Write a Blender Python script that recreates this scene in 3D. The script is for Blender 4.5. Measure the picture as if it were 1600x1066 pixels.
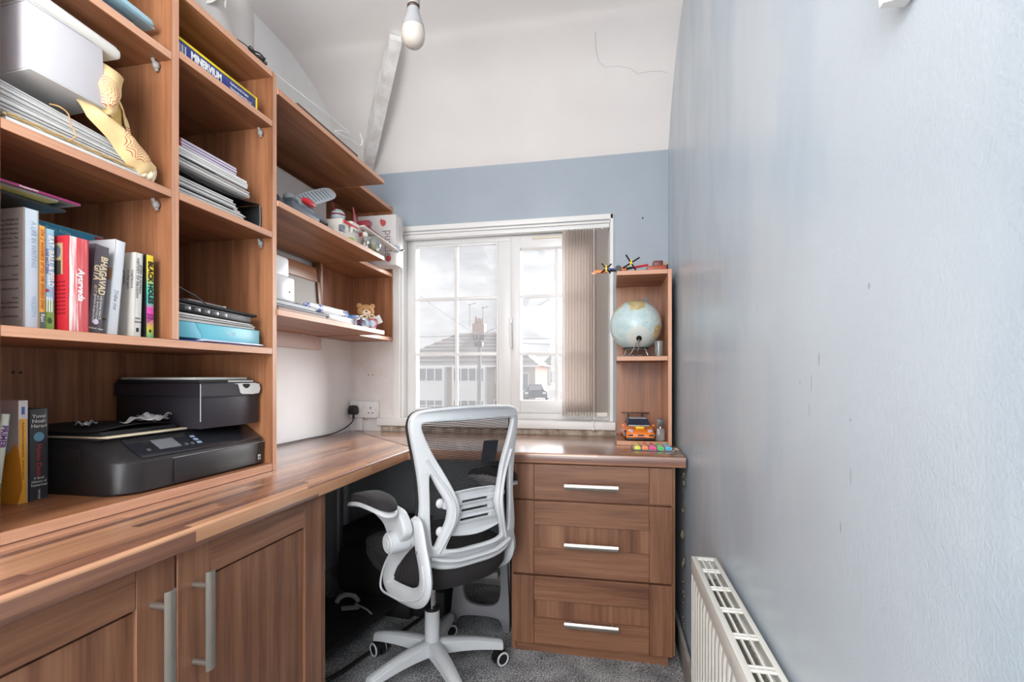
import bpy, bmesh, math, random
from mathutils import Vector, Matrix, Euler, Quaternion
random.seed(7)
for o in list(bpy.data.objects): bpy.data.objects.remove(o)
C = bpy.context.scene.collection
SC = bpy.context.scene
PI = math.pi

# ------------------------------------------------------------------ camera
cam = bpy.data.cameras.new('camera'); co = bpy.data.objects.new('camera', cam); C.objects.link(co)
cam.sensor_width = 36; cam.lens = 770 / 1600 * 36; cam.shift_y = 56 / 1600; cam.clip_start = .02
co.location = (0, 0, 1.045); co.rotation_euler = (PI / 2, 0, math.radians(11.31))
SC.camera = co

# ------------------------------------------------------------------ world, lights, exposure
SC.view_settings.view_transform = 'Standard'; SC.view_settings.look = 'None'
SC.view_settings.gamma = 1; SC.view_settings.exposure = 0.0; SC.view_settings.use_curve_mapping = False
W = bpy.data.worlds.new('sky'); SC.world = W; W.use_nodes = True
nt = W.node_tree; bg = nt.nodes['Background']
tc = nt.nodes.new('ShaderNodeTexCoord'); mp = nt.nodes.new('ShaderNodeMapping'); mp.inputs['Scale'].default_value = (1.5, 1.5, 5)
nz = nt.nodes.new('ShaderNodeTexNoise'); nz.inputs['Scale'].default_value = 4.5; nz.inputs['Detail'].default_value = 6; nz.inputs['Roughness'].default_value = .55
cr = nt.nodes.new('ShaderNodeValToRGB'); cr.color_ramp.elements[0].position = .32; cr.color_ramp.elements[1].position = .62
cr.color_ramp.elements[0].color = (.60, .61, .64, 1); cr.color_ramp.elements[1].color = (.93, .93, .95, 1)
nt.links.new(tc.outputs['Generated'], mp.inputs[0]); nt.links.new(mp.outputs[0], nz.inputs['Vector'])
nt.links.new(nz.outputs['Fac'], cr.inputs[0]); nt.links.new(cr.outputs[0], bg.inputs[0]); bg.inputs[1].default_value = .86

def lamp(name, kind, loc, rot, energy, color=(1, 1, 1), **k):
    l = bpy.data.lights.new(name, kind); l.energy = energy; l.color = color
    for a, b in k.items(): setattr(l, a, b)
    o = bpy.data.objects.new(name, l); C.objects.link(o); o.location = loc; o.rotation_euler = rot
    return o
lamp('sun', 'SUN', (0, 5, 6), (math.radians(-66), 0, math.radians(-24)), 12.0, (.97, .99, 1), angle=1.0)
lamp('rear_fill', 'AREA', (-.36, -1.15, 1.4), (math.radians(86), 0, math.radians(14)), 46, (.95, .985, 1), shape='RECTANGLE', size=.8, size_y=1.7)  # unseen area lamp added behind the camera to fill the room
lamp('point_fill', 'POINT', (-.6, -.35, 1.75), (0, 0, 0), 13, (.95, .985, 1), shadow_soft_size=.3)  # soft point lamp added out of view as general fill
lamp('ceiling_fill', 'AREA', (-.7, -.3, 1.7), (math.radians(146), 0, math.radians(0)), 17, (.95, .985, 1), shape='RECTANGLE', size=.8, size_y=.5)  # added lamp aimed upward to brighten the ceiling

# ------------------------------------------------------------------ helpers
def lin(c):
    return tuple(((x / 255) / 12.92 if x / 255 <= .04045 else ((x / 255 + .055) / 1.055) ** 2.4) for x in c) + (1,)
MATS = {}
def mat(name, c, r=.55, metal=0, bump=0, bscale=60, **k):
    if name in MATS: return MATS[name]
    m = bpy.data.materials.new(name); m.use_nodes = True; b = m.node_tree.nodes['Principled BSDF']
    b.inputs['Base Color'].default_value = lin(c); b.inputs['Roughness'].default_value = r; b.inputs['Metallic'].default_value = metal
    for a, v in k.items(): b.inputs[a.replace('_', ' ')].default_value = v
    n = m.node_tree; tcn = n.nodes.new('ShaderNodeTexCoord'); z = n.nodes.new('ShaderNodeTexNoise')
    z.inputs['Scale'].default_value = bscale; z.inputs['Detail'].default_value = 3
    n.links.new(tcn.outputs['Object'], z.inputs['Vector'])
    mr = n.nodes.new('ShaderNodeMapRange'); mr.inputs[3].default_value = max(0, r - .05); mr.inputs[4].default_value = min(1, r + .05)
    n.links.new(z.outputs['Fac'], mr.inputs[0]); n.links.new(mr.outputs[0], b.inputs['Roughness'])
    if bump:
        bp = n.nodes.new('ShaderNodeBump'); bp.inputs['Strength'].default_value = bump; bp.inputs['Distance'].default_value = .002
        n.links.new(z.outputs['Fac'], bp.inputs['Height']); n.links.new(bp.outputs[0], b.inputs['Normal'])
    MATS[name] = m
    return m

class N:
    """tiny node graph builder"""
    def __init__(s, m): s.t = m.node_tree
    def new(s, k, **kw):
        n = s.t.nodes.new('ShaderNode' + k)
        for a, v in kw.items(): setattr(n, a, v)
        return n
    def link(s, a, b): s.t.links.new(a, b)
    def math(s, op, a, b=0, c=None):
        n = s.new('Math', operation=op)
        for i, v in enumerate([a, b] + ([c] if c is not None else [])):
            if isinstance(v, (int, float)): n.inputs[i].default_value = v
            else: s.link(v, n.inputs[i])
        return n.outputs[0]
    def ramp(s, fac, stops):
        r = s.new('ValToRGB'); e = r.color_ramp.elements
        while len(e) < len(stops): e.new(.5)
        for i, (p, c) in enumerate(stops): e[i].position = p; e[i].color = c if len(c) == 4 else lin(c)
        s.link(fac, r.inputs[0]); return r.outputs[0]
    def noise(s, vec, scale, detail=3, rough=.5):
        n = s.new('TexNoise'); n.inputs['Scale'].default_value = scale; n.inputs['Detail'].default_value = detail; n.inputs['Roughness'].default_value = rough
        s.link(vec, n.inputs['Vector']); return n.outputs['Fac']
    def mapping(s, vec, scale=(1, 1, 1), loc=(0, 0, 0)):
        n = s.new('Mapping'); n.inputs['Scale'].default_value = scale; n.inputs['Location'].default_value = loc
        s.link(vec, n.inputs[0]); return n.outputs[0]
    def mix(s, f, a, b):
        n = s.new('Mix', data_type='RGBA')
        for i, v in ((0, f), (6, a), (7, b)):
            if isinstance(v, (int, float)): n.inputs[i].default_value = v
            elif isinstance(v, tuple): n.inputs[i].default_value = v if len(v) == 4 else lin(v)
            else: s.link(v, n.inputs[i])
        return n.outputs[2]
    def bump(s, h, st, dist=.002):
        n = s.new('Bump'); n.inputs['Strength'].default_value = st; n.inputs['Distance'].default_value = dist
        s.link(h, n.inputs['Height']); return n.outputs[0]
def newmat(name):
    m = bpy.data.materials.new(name); m.use_nodes = True; MATS[name] = m
    return m, N(m), m.node_tree.nodes['Principled BSDF']

def wood(name, axis, dark, mid, light, rough=.38, s=1.0):
    m, n, b = newmat(name)
    tcn = n.new('TexCoord'); oi = n.new('ObjectInfo')
    off = n.math('MULTIPLY', oi.outputs['Random'], 17.0)
    va = n.new('VectorMath', operation='ADD'); n.link(tcn.outputs['Object'], va.inputs[0])
    cb = n.new('CombineXYZ'); [n.link(off, cb.inputs[i]) for i in range(3)]; n.link(cb.outputs[0], va.inputs[1])
    sc = [9 * s] * 3; sc[axis] = .8 * s; fs = [130 * s] * 3; fs[axis] = 5 * s
    big = n.noise(n.mapping(va.outputs[0], sc), 1.6, 4, .6)
    fine = n.noise(n.mapping(va.outputs[0], fs), 1.0, 3, .6)
    bands = [0, 0, 0]
    sc2 = [38 * s] * 3; sc2[axis] = 1.2 * s
    midn = n.noise(n.mapping(va.outputs[0], sc2), 1.0, 4, .65)
    f = n.math('ADD', n.math('ADD', n.math('MULTIPLY', big, .45), n.math('MULTIPLY', midn, .35)), n.math('MULTIPLY', fine, .2))
    col = n.ramp(f, [(.36, dark), (.5, mid), (.66, light)])
    n.link(col, b.inputs['Base Color']); b.inputs['Roughness'].default_value = rough
    n.link(n.bump(fine, .12, .001), b.inputs['Normal'])
    return m
DK, MD, LT = (110, 68, 46), (156, 103, 71), (188, 132, 95)
WX = wood('walnut_x', 0, DK, MD, LT); WY = wood('walnut_y', 1, DK, MD, LT); WZ = wood('walnut_z', 2, DK, MD, LT)
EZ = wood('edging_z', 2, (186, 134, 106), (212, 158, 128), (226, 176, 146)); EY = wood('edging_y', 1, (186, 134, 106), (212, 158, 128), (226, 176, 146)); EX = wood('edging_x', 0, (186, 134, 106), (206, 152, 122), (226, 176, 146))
# drawer and cupboard fronts are a slightly duller foil
CD = ((98, 62, 45), (136, 93, 69), (162, 118, 90))
FX = wood('foil_x', 0, *CD); FY = wood('foil_y', 1, *CD); FZ = wood('foil_z', 2, *CD)

def stave(name, axis):
    """worktop laminate printed with narrow staves"""
    m, n, b = newmat(name)
    tcn = n.new('TexCoord'); sp = n.new('SeparateXYZ'); n.link(tcn.outputs['Object'], sp.inputs[0])
    al, ac = sp.outputs[axis], sp.outputs[1 - axis]
    zz = n.math('MULTIPLY', sp.outputs[2], .9)
    row = n.math('FLOOR', n.math('DIVIDE', n.math('ADD', n.math('ADD', ac, zz), 10), .0195))
    wn = n.new('TexWhiteNoise', noise_dimensions='1D'); n.link(row, wn.inputs['W'])
    seg = n.math('FLOOR', n.math('ADD', n.math('DIVIDE', al, .7), n.math('MULTIPLY', wn.outputs['Value'], 9)))
    w2 = n.new('TexWhiteNoise', noise_dimensions='2D'); cb = n.new('CombineXYZ'); n.link(row, cb.inputs[0]); n.link(seg, cb.inputs[1]); n.link(cb.outputs[0], w2.inputs['Vector'])
    ms = [60, 60, 60]; ms[axis] = 2.2
    g = n.noise(n.mapping(tcn.outputs['Object'], ms), 1.0, 5, .65)
    f = n.math('ADD', n.math('MULTIPLY', w2.outputs['Value'], .5), n.math('MULTIPLY', g, .6))
    col = n.ramp(f, [(.20, (86, 58, 50)), (.40, (126, 86, 70)), (.62, (168, 120, 93)), (.86, (206, 154, 116))])
    n.link(col, b.inputs['Base Color']); b.inputs['Roughness'].default_value = .27
    b.inputs['Specular IOR Level'].default_value = .6; b.inputs['Coat Weight'].default_value = 1; b.inputs['Coat Roughness'].default_value = .24
    n.link(n.bump(g, .05, .001), b.inputs['Normal'])
    return m
STY = stave('worktop_staves_y', 1); STX = stave('worktop_staves_x', 0)

def paint(name, c1, c2, rough=.5, scale=2.5, bump=.25, vstretch=1, coat=0):
    m, n, b = newmat(name); tcn = n.new('TexCoord'); v = tcn.outputs['Object']
    big = n.noise(n.mapping(v, (1, 1, 1 / vstretch)), scale, 4, .6)
    n.link(n.ramp(big, [(.38, c1), (.62, c2)]), b.inputs['Base Color'])
    mr = n.new('MapRange'); mr.inputs[1].default_value = .35; mr.inputs[2].default_value = .65; mr.inputs[3].default_value = rough - .06; mr.inputs[4].default_value = rough + .1
    n.link(n.noise(n.mapping(v, (1, 2.5, .8)), scale * 1.3, 2), mr.inputs[0]); n.link(mr.outputs[0], b.inputs['Roughness'])
    h = n.math('ADD', n.math('MULTIPLY', n.noise(v, 260, 3), .5), n.math('MULTIPLY', n.noise(v, 14, 4), .9))
    n.link(n.bump(h, bump, .0016), b.inputs['Normal'])
    if coat: b.inputs['Coat Weight'].default_value = coat; b.inputs['Coat Roughness'].default_value = .2
    return m

# ---- meshes
def B(bm, x0, x1, y0, y1, z0, z1, bev=0, mi=0, M=None, seg=2):
    """axis-aligned box, optional bevel, optional matrix"""
    t = bmesh.new()
    v = [t.verts.new((x, y, z)) for x in (x0, x1) for y in (y0, y1) for z in (z0, z1)]
    for q in ((0, 1, 3, 2), (4, 6, 7, 5), (0, 4, 5, 1), (2, 3, 7, 6), (0, 2, 6, 4), (1, 5, 7, 3)):
        t.faces.new([v[i] for i in q]).material_index = mi
    if bev: bmesh.ops.bevel(t, geom=t.edges[:], offset=bev, segments=seg, affect='EDGES', profile=.5, clamp_overlap=True)
    for f in t.faces: f.material_index = mi
    if M is not None: t.transform(M)
    return merge(bm, t)
def merge(bm, t):
    me = bpy.data.meshes.new('t'); t.to_mesh(me); t.free(); bm.from_mesh(me); bpy.data.meshes.remove(me); return bm
def box(x0, x1, y0, y1, z0, z1, bev=0, M=None, mi=0, seg=2):
    return B(bmesh.new(), x0, x1, y0, y1, z0, z1, bev, mi, M, seg)
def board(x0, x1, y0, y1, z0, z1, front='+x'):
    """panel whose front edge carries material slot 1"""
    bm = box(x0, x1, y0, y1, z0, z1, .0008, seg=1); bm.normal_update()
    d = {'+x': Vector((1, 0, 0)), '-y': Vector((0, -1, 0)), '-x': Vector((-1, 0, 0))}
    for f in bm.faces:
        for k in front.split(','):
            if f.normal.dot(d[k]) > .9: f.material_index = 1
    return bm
def cyl(bm, c, r, h, axis=2, n=24, r2=None, mi=0, cap=True, bev=0):
    t = bmesh.new(); r2 = r if r2 is None else r2
    bmesh.ops.create_cone(t, cap_ends=cap, segments=n, radius1=r, radius2=r2, depth=h)
    if bev: bmesh.ops.bevel(t, geom=[e for e in t.edges if abs(e.verts[0].co.z - e.verts[1].co.z) < 1e-6], offset=bev, segments=2, affect='EDGES')
    R = {0: Matrix.Rotation(PI / 2, 4, 'Y'), 1: Matrix.Rotation(-PI / 2, 4, 'X'), 2: Matrix.Identity(4)}[axis] if isinstance(axis, int) else Vector((0, 0, 1)).rotation_difference(Vector(axis)).to_matrix().to_4x4()
    t.transform(Matrix.Translation(c) @ R)
    for f in t.faces: f.material_index = mi
    return merge(bm, t)
def lathe(bm, prof, n=28, M=None, mi=0):
    t = bmesh.new(); rings = []
    for r, z in prof:
        rings.append([t.verts.new((max(r, 1e-5) * math.cos(2 * PI * i / n), max(r, 1e-5) * math.sin(2 * PI * i / n), z)) for i in range(n)])
    for a, b in zip(rings, rings[1:]):
        for i in range(n): t.faces.new((a[i], a[(i + 1) % n], b[(i + 1) % n], b[i])).material_index = mi
    t.faces.new(list(reversed(rings[0]))); t.faces.new(rings[-1])
    bmesh.ops.recalc_face_normals(t, faces=t.faces[:])
    if M is not None: t.transform(M)
    return merge(bm, t)
def tube(bm, pts, r, n=8, mi=0, closed=False, flat=1.0, cap=True):
    """sweep; r a number or per-point list; flat squashes the section"""
    P = [Vector(p) for p in pts]; t = bmesh.new(); rings = []; L = len(P); up = Vector((0, 0, 1)); prev = None
    for i, p in enumerate(P):
        if closed: d = P[(i + 1) % L] - P[i - 1]
        else: d = P[min(i + 1, L - 1)] - P[max(i - 1, 0)]
        d.normalize()
        if prev is None: s = d.cross(up if abs(d.z) < .95 else Vector((1, 0, 0))).normalized()
        else: s = (prev - d * prev.dot(d)).normalized()
        prev = s; u = s.cross(d); rr = r[i] if isinstance(r, (list, tuple)) else r
        rings.append([t.verts.new(p + s * math.cos(2 * PI * k / n) * rr + u * math.sin(2 * PI * k / n) * rr * flat) for k in range(n)])
    for a, b in zip(rings, rings[1:] + ([rings[0]] if closed else [])):
        for k in range(n): t.faces.new((a[k], a[(k + 1) % n], b[(k + 1) % n], b[k])).material_index = mi
    if not closed and cap: t.faces.new(list(reversed(rings[0]))).material_index = mi; t.faces.new(rings[-1]).material_index = mi
    bmesh.ops.recalc_face_normals(t, faces=t.faces[:])
    return merge(bm, t)
def cat(pts, n=6, closed=True):
    """Catmull-Rom through 2-D/3-D points"""
    P = [Vector(p) for p in pts]; L = len(P); out = []
    for i in range(L if closed else L - 1):
        g = (lambda k: P[k % L]) if closed else (lambda k: P[min(max(k, 0), L - 1)])
        a, b, c, d = g(i - 1), g(i), g(i + 1), g(i + 2)
        for j in range(n):
            t = j / n
            out.append(.5 * ((2 * b) + (c - a) * t + (2 * a - 5 * b + 4 * c - d) * t * t + (3 * b - a - 3 * c + d) * t ** 3))
    if not closed: out.append(P[-1])
    return out
def plate(loops, th, bev=.003, sm=5, sub=0, res=2):
    """filled 2-D outline with holes, rounded edges; lies in XY, thickness along Z"""
    cu = bpy.data.curves.new('c', 'CURVE'); cu.dimensions = '2D'; cu.fill_mode = 'BOTH'; cu.extrude = max(th / 2 - bev, 1e-4); cu.bevel_depth = bev; cu.bevel_resolution = res; cu.offset = -bev
    for lp in loops:
        p = cat(lp, sm) if sm > 1 else [Vector(q) for q in lp]
        s = cu.splines.new('POLY'); s.points.add(len(p) - 1); s.use_cyclic_u = True
        for i, q in enumerate(p): s.points[i].co = (q[0], q[1], 0, 1)
    o = bpy.data.objects.new('c', cu); me = bpy.data.meshes.new_from_object(o)
    bm = bmesh.new(); bm.from_mesh(me); bmesh.ops.remove_doubles(bm, verts=bm.verts[:], dist=1e-6)
    bpy.data.objects.remove(o); bpy.data.curves.remove(cu); bpy.data.meshes.remove(me)
    for f in bm.faces: f.material_index = 0
    return bm
def warp(bm, fn):
    for v in bm.verts: v.co = Vector(fn(v.co))
    bmesh.ops.recalc_face_normals(bm, faces=bm.faces[:]); return bm
def surf(fn, nu=12, nv=8, th=.0008, M=None, mi=0):
    """sheet fn(u,v)->point, u,v in 0..1, given thickness"""
    bm = bmesh.new(); g = [[bm.verts.new(fn(i / nu, j / nv)) for j in range(nv + 1)] for i in range(nu + 1)]
    for i in range(nu):
        for j in range(nv): bm.faces.new((g[i][j], g[i + 1][j], g[i + 1][j + 1], g[i][j + 1]))
    bm.normal_update()
    if th: bmesh.ops.solidify(bm, geom=bm.faces[:], thickness=th)
    for f in bm.faces: f.material_index = mi
    if M is not None: bm.transform(M)
    return bm
def ell(bm, c, r, n=16, mi=0, M=None):
    t = bmesh.new(); bmesh.ops.create_uvsphere(t, u_segments=n, v_segments=max(6, n * 2 // 3), radius=1)
    t.transform(Matrix.Translation(c) @ (M or Matrix.Identity(4)) @ Matrix.Diagonal((r[0], r[1], r[2], 1)))
    for f in t.faces: f.material_index = mi
    return merge(bm, t)

# ---- objects
def smooth(me, ang=.7):
    for p in me.polygons: p.use_smooth = True
    try: me.set_sharp_from_angle(angle=ang)
    except Exception: pass
def mesh_from(name, bm, m):
    me = bpy.data.meshes.new(name); bm.to_mesh(me); bm.free()
    for x in (m if isinstance(m, (list, tuple)) else [m]): me.materials.append(x)
    smooth(me); return me
def obj(name, bm, m, parent=None, w=False, label=None):
    """one mesh object; w=True: mesh is given in world coordinates"""
    if w and parent is not None:
        R = parent.matrix_basis.copy()
        if parent.parent: R = parent.parent.matrix_basis @ R
        bm.transform(R.inverted())
    o = bpy.data.objects.new(name, mesh_from(name, bm, m)); C.objects.link(o)
    if parent is not None: o.parent = parent
    if label: o['label'] = label
    return o
def tag(o, label, cat_, group=None, kind=None):
    o['label'] = label; o['category'] = cat_
    if group: o['group'] = group
    if kind: o['kind'] = kind
    return o
def top(name, bm, m, label, cat_, group=None, kind=None):
    """top-level single mesh given in world coordinates; origin moved to its base"""
    xs = [v.co.x for v in bm.verts]; ys = [v.co.y for v in bm.verts]; zs = [v.co.z for v in bm.verts]
    c = Vector(((min(xs) + max(xs)) / 2, (min(ys) + max(ys)) / 2, min(zs))); bm.transform(Matrix.Translation(-c))
    o = obj(name, bm, m); o.location = c; return tag(o, label, cat_, group, kind)
def thing(name, label, cat_, loc=(0, 0, 0), rz=0, group=None, rot=None):
    o = bpy.data.objects.new(name, None); C.objects.link(o); o.location = loc; o.rotation_euler = rot or (0, 0, rz); o.empty_display_size = .05
    o.matrix_basis  # evaluated from loc/rot
    return tag(o, label, cat_, group)
def struct(name, bm, m, parent=None, label=None, kind='structure'):
    o = obj(name, bm, m, parent)
    if parent is None: o['kind'] = kind; o['category'] = name.split('_')[0]; o['label'] = label or name
    return o
def text(body, size, m, parent, origin, right, up, name='lettering', align='LEFT', bold=0, sx=1.0, shear=0):
    cu = bpy.data.curves.new('t', 'FONT'); cu.body = body; cu.size = size; cu.align_x = align; cu.align_y = 'CENTER'; cu.extrude = .0002; cu.offset = bold; cu.resolution_u = 2; cu.shear = shear; cu.space_line = .85
    t = bpy.data.objects.new('t', cu); me = bpy.data.meshes.new_from_object(t); bpy.data.objects.remove(t); bpy.data.curves.remove(cu)
    r = Vector(right).normalized(); u = Vector(up).normalized(); n = r.cross(u)
    M = Matrix(((r.x * sx, u.x, n.x, origin[0]), (r.y * sx, u.y, n.y, origin[1]), (r.z * sx, u.z, n.z, origin[2]), (0, 0, 0, 1)))
    me.transform(M); me.materials.clear(); me.materials.append(m)
    o = bpy.data.objects.new(name, me); C.objects.link(o); o.parent = parent; return o
Rz = lambda a: Matrix.Rotation(a, 4, 'Z')
def TR(loc, rx=0, ry=0, rz=0): return Matrix.Translation(loc) @ Euler((rx, ry, rz)).to_matrix().to_4x4()

# common materials
WHITE = mat('white_pvc', (232, 231, 230), .35); GLOSSW = mat('white_gloss_paint', (235, 233, 230), .38, bump=.15, bscale=25)
BLK = mat('black_plastic', (30, 29, 30), .4); BLKM = mat('matt_black', (26, 25, 27), .75, bump=.2, bscale=200)
PAPER = mat('white_paper', (222, 220, 217), .8); PAPER2 = mat('grey_white_paper', (204, 201, 198), .8); CREAM = mat('cream_paper', (222, 208, 178), .8)
STEEL = mat('brushed_steel', (186, 182, 174), .34, .85, bump=.08, bscale=300); CHROME = mat('chrome', (200, 200, 202), .15, 1)
CLEAR = mat('clear_plastic', (225, 228, 228), .12, Transmission_Weight=.85)
INK = mat('black_print', (40, 38, 40), .6); WINK = mat('white_print', (235, 235, 232), .6); RINK = mat('red_print', (190, 50, 50), .6); GREYINK = mat('grey_print', (130, 125, 122), .6)
# ------------------------------------------------------------------ structure
XL, XR, YB, YR = -1.36, .268, 2.42, -1.25
BLUEW = paint('blue_wall_paint', (158, 168, 179), (167, 176, 186), .5, 1.6, .2)
RIGHTW = paint('pale_blue_satin_paint', (175, 188, 199), (186, 196, 204), .34, 2.2, .6, 2.2, .2)
def scuffs(m, marks):
    n = N(m); b = m.node_tree.nodes['Principled BSDF']; src = b.inputs['Base Color'].links[0].from_socket; tcn = n.new('TexCoord'); sp = n.new('SeparateXYZ'); n.link(tcn.outputs['Object'], sp.inputs[0])
    wob = n.math('MULTIPLY', n.math('SUBTRACT', n.noise(tcn.outputs['Object'], 60, 3), .5), 1.6); tot = None
    for y, z, ry, rz in marks:
        dy = n.math('DIVIDE', n.math('SUBTRACT', sp.outputs[1], y), ry); dz = n.math('DIVIDE', n.math('SUBTRACT', sp.outputs[2], z), rz)
        d = n.math('ADD', n.math('ADD', n.math('MULTIPLY', dy, dy), n.math('MULTIPLY', dz, dz)), wob); k = n.math('LESS_THAN', d, .8); tot = k if tot is None else n.math('MAXIMUM', tot, k)
    n.link(n.mix(n.math('MULTIPLY', tot, .55), src, (132, 134, 138)), b.inputs['Base Color'])
rp_ = [x for x in RIGHTW.node_tree.nodes if x.type == 'VALTORGB'][0]; rp_.color_ramp.elements[0].position = .44; rp_.color_ramp.elements[1].position = .54
scuffs(RIGHTW, [(.584, 1.141, .003, .004), (.713, 1.069, .003, .012), (.738, 1.035, .002, .014), (.745, 1.0, .002, .012), (.78, 1.038, .003, .003), (.624, .996, .003, .002), (.623, .93, .0015, .012), (.648, .866, .002, .008), (.996, 1.176, .002, .01)])
WHITEW = paint('white_wall_paint', (238, 236, 234), (243, 241, 240), .6, 3, .2)
STAINW = paint('stained_white_paint', (226, 219, 214), (236, 231, 228), .6, 6, .25)
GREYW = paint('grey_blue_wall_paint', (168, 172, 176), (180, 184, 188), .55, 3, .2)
CEILW = paint('ceiling_paint', (234, 229, 226), (239, 235, 232), .75, 1.6, .3)
m, n, b = newmat('grey_carpet'); tcn = n.new('TexCoord'); v = tcn.outputs['Object']
sp = n.noise(v, 170, 2, .9); bigc = n.noise(v, 9, 3)
n.link(n.ramp(n.math('ADD', n.math('MULTIPLY', sp, .8), n.math('MULTIPLY', bigc, .25)), [(.40, (70, 70, 73)), (.52, (138, 138, 140)), (.64, (214, 214, 215))]), b.inputs['Base Color'])
b.inputs['Roughness'].default_value = .95; n.link(n.bump(sp, .9, .006), b.inputs['Normal']); CARPET = m

# floor: carpet with a slightly lumpy surface
fl = surf(lambda u, v: (XL - .05 + u * 1.75, YR + v * 3.75, .0015 * math.sin(u * 31) * math.sin(v * 47)), 40, 60, 0)
struct('floor', fl, CARPET, label='dark grey speckled carpet floor')
# ceiling with a sloping cove over the window wall
prof = [(2.44, 2.10), (2.42, 2.115), (2.33, 2.225), (2.22, 2.32), (2.10, 2.395), (1.96, 2.44), (1.8, 2.46), (1.2, 2.465), (.4, 2.46), (-.4, 2.46), (-1.3, 2.46)]
prof = [tuple(q) for q in cat([Vector(q) for q in prof], 5, False)]
def ceilf(u, v):
    k = v * (len(prof) - 1); i = min(int(k), len(prof) - 2); t = k - i
    y = prof[i][0] * (1 - t) + prof[i + 1][0] * t; z = prof[i][1] * (1 - t) + prof[i + 1][1] * t
    return (XL - .04 + u * 1.71, y, z + .002 * math.sin(u * 6 + 1) * math.sin(y * 3))
struct('ceiling', surf(ceilf, 24, 110, .0), CEILW, label='white plaster ceiling sloping down to the window wall')
# left wall: white above desk height, grey-blue below
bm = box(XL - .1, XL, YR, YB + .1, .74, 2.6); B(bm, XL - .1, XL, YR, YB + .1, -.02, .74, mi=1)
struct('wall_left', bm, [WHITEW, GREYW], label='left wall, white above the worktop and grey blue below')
rw = surf(lambda u, v: (XR + .003 * math.sin(u * 9 + v * 4), YR + u * 3.8, -.02 + v * 2.66), 60, 30, 0)
t_ = bmesh.ops.extrude_face_region(rw, geom=rw.faces[:]); bmesh.ops.translate(rw, verts=[g for g in t_['geom'] if isinstance(g, bmesh.types.BMVert)], vec=(.1, 0, 0))
bmesh.ops.recalc_face_normals(rw, faces=rw.faces[:])
struct('wall_right', rw, RIGHTW, label='pale blue satin painted right wall with scuffs')
wx0, wx1, wz0, wz1 = -1.081, .005, .83, 1.80
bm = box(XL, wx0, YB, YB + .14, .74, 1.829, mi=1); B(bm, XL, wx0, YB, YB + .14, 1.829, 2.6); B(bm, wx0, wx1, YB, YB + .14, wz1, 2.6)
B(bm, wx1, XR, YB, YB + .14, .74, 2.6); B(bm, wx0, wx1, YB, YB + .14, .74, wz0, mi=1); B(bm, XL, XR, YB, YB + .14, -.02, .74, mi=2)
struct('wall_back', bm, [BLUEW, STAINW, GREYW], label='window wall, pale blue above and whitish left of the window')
bm = box(XL, -.75, YR - .1, YR, 0, 2.6); B(bm, .05, XR, YR - .1, YR, 0, 2.6); B(bm, -.75, .05, YR - .1, YR, 2.05, 2.6)
struct('wall_rear', bm, WHITEW, label='rear wall with the doorway behind the camera')

# window lining, sill, cove batten, skirtings
bm = box(-1.119, -1.078, YB - .012, YB + .001, .79, 1.822, .002); B(bm, -.001, .014, YB - .010, YB + .001, .83, 1.828, .002)
B(bm, -1.119, .014, YB - .010, YB + .001, 1.803, 1.829, .003); B(bm, -1.078, -1.07, YB + .001, YB + .14, .83, 1.805, .001); B(bm, -.004, .006, YB + .001, YB + .14, .83, 1.805, .001); B(bm, -1.078, .006, YB + .001, YB + .14, 1.79, 1.804, .001)
struct('trim_1', bm, GLOSSW, label='white window lining and narrow architrave')
bm = box(-1.20, .024, YB - .032, YB + .10, .79, .829, .004)
struct('trim_2', bm, GLOSSW, label='white window sill board')
# batten on the ceiling follows the cove
bp_ = [tuple(Vector((-1.262, 2.40, 2.118)).lerp(Vector((-.862, 1.885, 2.432)), k / 5)) for k in range(6)]; up_ = (.03, .075, .085, .075, .045, .02)
bm = bmesh.new(); rg = []
for i, p in enumerate(bp_):
    p = Vector(p); q = Vector(bp_[min(i + 1, len(bp_) - 1)]) - Vector(bp_[max(i - 1, 0)]); q.normalize()
    s = q.cross(Vector((0, 0, 1))).normalized(); u = s.cross(q)
    rg.append([bm.verts.new(p + s * a * .024 + u * c) for a, c in ((-1, -.018), (1, -.018), (1, up_[i]), (-1, up_[i]))])
for a, c in zip(rg, rg[1:]):
    for k in range(4): bm.faces.new((a[k], a[(k + 1) % 4], c[(k + 1) % 4], c[k]))
bm.faces.new(rg[0]); bm.faces.new(rg[-1]); bmesh.ops.recalc_face_normals(bm, faces=bm.faces[:])
struct('trim_3', bm, paint('distressed_white', (214, 208, 202), (238, 236, 234), .55, 14, .5), label='white painted batten running up the sloping ceiling')
bm = box(XL + .0005, XL + .016, 1.30, YB, 0, .10, .003); struct('baseboard_left', bm, paint('grimy_skirting', (150, 146, 142), (186, 182, 178), .6, 9, .3), label='white skirting board under the desk')
bm = box(XR - .018, XR - .004, -1.2, 2.1, 0, .10, .003); struct('baseboard_right', bm, MATS['grimy_skirting'], label='white skirting board along the right wall')
bm = box(-1.34, -.37, YB - .014, YB - .0005, 0, .10, .003); struct('baseboard_back', bm, MATS['grimy_skirting'], label='skirting board below the window')

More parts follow.
